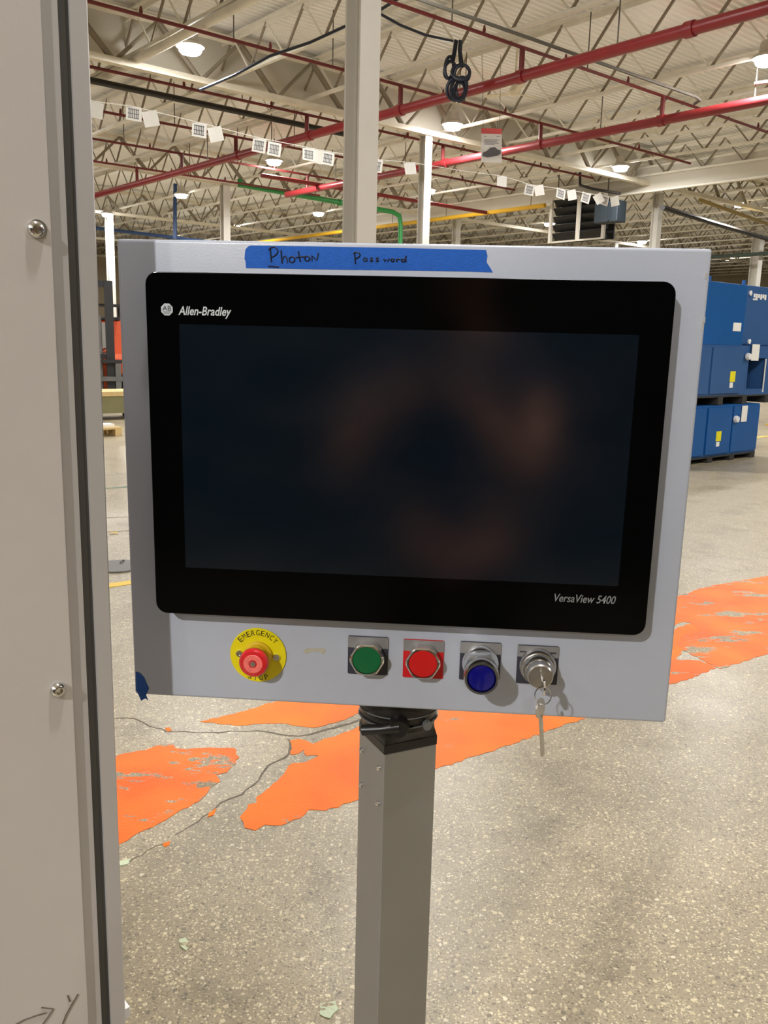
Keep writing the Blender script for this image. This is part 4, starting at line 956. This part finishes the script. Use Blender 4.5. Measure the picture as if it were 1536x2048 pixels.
# local X runs along +A here (towards the left in the photo is +A), so build towards -X
zt = onB(1100, 402, 23.0).z - lv.location.z
MB().box(-2.15, 0.05, 0.0, 0.05, -0.05, 0.0).build('frame_bar', M_CURT, lv); MB().box(-2.15, 0.05, 0.0, 0.05, zt, zt + 0.05).build('frame_bar', M_CURT, lv)
for x in (-0.02, -1.12, -2.10): MB().box(x - .05, x + .05, -0.01, 0.08, -0.05, zt + .05).build('frame_post', M_CURT, lv)
MB().box(-2.10, 0.0, -0.55, -0.5, 0, zt).build('back_panel', M_LOUV, lv)
for x0_ in (-1.05, -2.05):
    for k in range(5):
        z = 0.03 + k * zt / 5
        bl_ = MB().box(x0_, x0_ + 0.98, -0.012, 0.012, -0.13, 0.13); bl_.xf(Matrix.Translation((0, -0.08, z + 0.12)) @ Matrix.Rotation(math.radians(-38), 4, 'X')); bl_.build('louver_blade', M_LOUV, lv)
q0, q1 = onB(1212, 409, 23.0), onB(1255, 446, 23.0)
x0_, x1_ = -(lv.location - q0).dot(AV) , -(lv.location - q1).dot(AV)
mo = MB().box(min(x0_, x1_), max(x0_, x1_), 0.1, 0.55, q1.z - lv.location.z, q0.z - lv.location.z).build('motor_box', M_TEAL, lv, bevel=0.02)
MB().box(min(x0_, x1_) + .25, min(x0_, x1_) + .30, 0.56, 0.58, q1.z - lv.location.z + .05, q0.z - lv.location.z - .05).build('motor_seam', M_TEAL, mo)
for x in (-0.05, -2.0): MB().tube([(x, -0.2, zt), (x, -0.2, zt + 0.9)], 0.02, 6).build('hanger_rod', M_COND, lv)
pipe('black_pipe', [onB(1160, 345, 22.6), onB(1160, 370, 22.6), onB(1185, 378, 22.6), onB(1240, 387, 22.6)], 0.045, M_BPIPE, 'bent black pipe above the louvered unit', 8)

# ================================================================== PERSON (seen only as a reflection in the display)
def skinned(name, verts, edges, radii, root, m, parent, sub=2):
    me = bpy.data.meshes.new(name); me.from_pydata(verts, edges, []); me.update()
    o = bpy.data.objects.new(name, me); COL.objects.link(o)
    sm = o.modifiers.new('skin', 'SKIN'); sm.use_smooth_shade = True
    for i, r in enumerate(radii):
        sv = me.skin_vertices[0].data[i]; sv.radius = r if isinstance(r, tuple) else (r, r); sv.use_root = (i == root)
    o.modifiers.new('sub', 'SUBSURF').levels = sub
    dg = bpy.context.evaluated_depsgraph_get(); dg.update()
    out = bpy.data.meshes.new_from_object(o.evaluated_get(dg)); out.name = name
    bpy.data.objects.remove(o); bpy.data.meshes.remove(me)
    out.materials.clear(); out.materials.append(m)
    for p in out.polygons: p.use_smooth = True
    return link(name, out, parent)
M_SKIN = mat('skin', srgb(214, 158, 128), 0.5, var=0.05, scale=20)
M_SHIRT = mat('dark_blue_shirt', srgb(34, 46, 66), 0.85, var=0.08, scale=30)
M_TROU = mat('dark_trousers', srgb(36, 38, 46), 0.9, var=0.08, scale=30)
M_HAIR = mat('brown_hair', srgb(52, 38, 28), 0.6, var=0.2, scale=80)
M_PHONE = mat('phone_body', srgb(24, 24, 26), 0.3, var=0.03)
pr = empty('person', (0, -0.5, 0), label='person in dark blue shirt raising a phone, mirrored faintly in the screen', cat='person')
OY = 0.5   # the empty stands at y = -0.5
def jv(x, y, z): return (x, y + OY, z)
V = [jv(0, -.50, .95), jv(0, -.505, 1.10), jv(0, -.49, 1.28), jv(0, -.485, 1.42), jv(0, -.475, 1.50), jv(0, -.455, 1.56), jv(0, -.45, 1.66), jv(0, -.455, 1.73)]
R_ = [(.155, .11), (.135, .10), (.155, .11), (.10, .075), .054, (.066, .078), (.076, .094), (.05, .06)]
E_ = [(0, 1), (1, 2), (2, 3), (3, 4), (4, 5), (5, 6), (6, 7)]
def addc(frm, pts, rad):
    p = frm
    for q, r in zip(pts, rad):
        V.append(jv(*q)); R_.append(r); E_.append((p, len(V) - 1)); p = len(V) - 1
    return p
# right arm (x > 0) with hand under the phone, left arm to the side of it
hr = addc(3, [(.17, -.47, 1.40), (.195, -.33, 1.27), (.175, -.19, 1.17), (.10, -.12, 1.27), (.045, -.075, 1.345), (.015, -.055, 1.385)], [.056, .046, .040, .037, .027, (.034, .018)])
hl = addc(3, [(-.17, -.47, 1.40), (-.24, -.34, 1.25), (-.275, -.21, 1.14), (-.215, -.13, 1.24), (-.165, -.085, 1.315), (-.115, -.06, 1.355)], [.056, .046, .040, .037, .027, (.034, .018)])
for x in (.095, -.095):
    addc(0, [(x, -.50, .86), (x * 1.08, -.49, .50), (x * 1.08, -.51, .10), (x * 1.2, -.37, .045)], [.088, .060, .043, .040])
body = skinned('body', V, E_, R_, 0, M_SKIN, pr)
# fingers: each a short chain rooted in the palm, closing on the phone's lower edge
for (px_, py_, pz_), sgn in (((.015, -.055, 1.385), -1), ((-.115, -.06, 1.355), 1)):
    for k in range(4):
        zz = pz_ + 0.030 - k * 0.019; ln = (1.0, 1.08, 1.0, 0.82)[k]
        vv = [jv(px_, py_ + .004, zz - .004), jv(px_ + sgn * .026 * ln, py_ + .022, zz + .004), jv(px_ + sgn * .046 * ln, py_ + .030, zz + .006), jv(px_ + sgn * .058 * ln, py_ + .022, zz + .006)]
        skinned('finger', vv, [(0, 1), (1, 2), (2, 3)], [.010, .0090, .0085, .0075], 0, M_SKIN, pr, 1)
    vv = [jv(px_ - sgn * .01, py_ - .006, pz_ + .004), jv(px_ + sgn * .008, py_ - .012, pz_ + .040), jv(px_ + sgn * .022, py_ + .006, pz_ + .066)]
    skinned('thumb', vv, [(0, 1), (1, 2)], [.012, .0105, .0085], 0, M_SKIN, pr, 1)
sV = [jv(0, -.50, .90), jv(0, -.505, 1.10), jv(0, -.49, 1.28), jv(0, -.485, 1.425), jv(.17, -.47, 1.405), jv(.19, -.36, 1.30), jv(-.17, -.47, 1.405), jv(-.225, -.37, 1.285)]
skinned('shirt', sV, [(0, 1), (1, 2), (2, 3), (3, 4), (4, 5), (3, 6), (6, 7)], [(.172, .125), (.152, .115), (.168, .125), (.112, .088), .072, .064, .072, .064], 0, M_SHIRT, pr)
for x in (.095, -.095):
    skinned('trouser_leg', [jv(x * .9, -.50, .94), jv(x * 1.08, -.49, .50), jv(x * 1.08, -.51, .10)], [(0, 1), (1, 2)], [.105, .078, .062], 0, M_TROU, pr)
    skinned('shoe', [jv(x * 1.08, -.53, .055), jv(x * 1.15, -.42, .048), jv(x * 1.2, -.33, .042)], [(0, 1), (1, 2)], [.052, .050, .044], 0, M_BLK, pr)
skinned('hair', [jv(0, -.50, 1.62), jv(0, -.485, 1.71), jv(0, -.44, 1.765)], [(0, 1), (1, 2)], [(.078, .05), (.082, .072), (.06, .05)], 1, M_HAIR, pr)
for x in (.031, -.031): MB().lathe([(.0005, -.008), (.008, 0), (.0005, .008)], seg=12).xf(Matrix.Translation(jv(x, -.362, 1.645))).build('eye', M_BLK, pr)
skinned('nose', [jv(0, -.362, 1.645), jv(0, -.345, 1.612)], [(0, 1)], [.008, .013], 0, M_SKIN, pr, 1)
MB().box(-.022, .022, -.372 + OY, -.362 + OY, 1.578, 1.586).build('mouth', mat('lips', srgb(150, 84, 76), .5), pr)
for x in (.078, -.078): MB().lathe([(.0005, -.028), (.012, -.01), (.012, .012), (.0005, .028)], seg=12).xf(Matrix.Translation(jv(x, -.455, 1.635))).build('ear', M_SKIN, pr)
ph = empty('phone', (-.022, -.012, 1.448), label='black phone held up by the person in front of the panel', cat='phone')
ph.rotation_euler = (-PITCH, 0, 0)
MB().prism(rrect(-.036, .036, -.073, .073, .009), 'y', -.0085, 0).build('phone_case', M_PHONE, ph, bevel=.001)
MB().prism(rrect(.004, .032, .040, .069, .006), 'y', 0, .0012).build('camera_bump', M_BLK, ph)

dm = empty('machine', (-0.5, -2.95, 0), 0.0, label='dark navy machine housing added behind the viewer to darken the screen reflection', cat='machine')  # unseen dark block, added to keep the display's reflection dark
M_NAVY = mat('navy_backdrop_paint', srgb(22, 30, 42), 0.6, var=0.08, scale=2)
MB().box(-2.6, 2.6, -1.0, 0.0, 0.1, 2.3).build('housing', M_NAVY, dm, bevel=0.02)
for x in (-1.95, -0.65, 0.65, 1.95): MB().box(x - 0.62, x + 0.62, 0.0, 0.02, 0.25, 2.15).build('door', M_NAVY, dm, bevel=0.005)
MB().box(1.5, 2.0, 0.02, 0.25, 0.8, 1.3).build('red_box', M_RED, dm, bevel=0.01)
MB().box(-2.55, 2.55, -0.95, -0.05, 0.0, 0.1).build('plinth', M_BLK, dm)
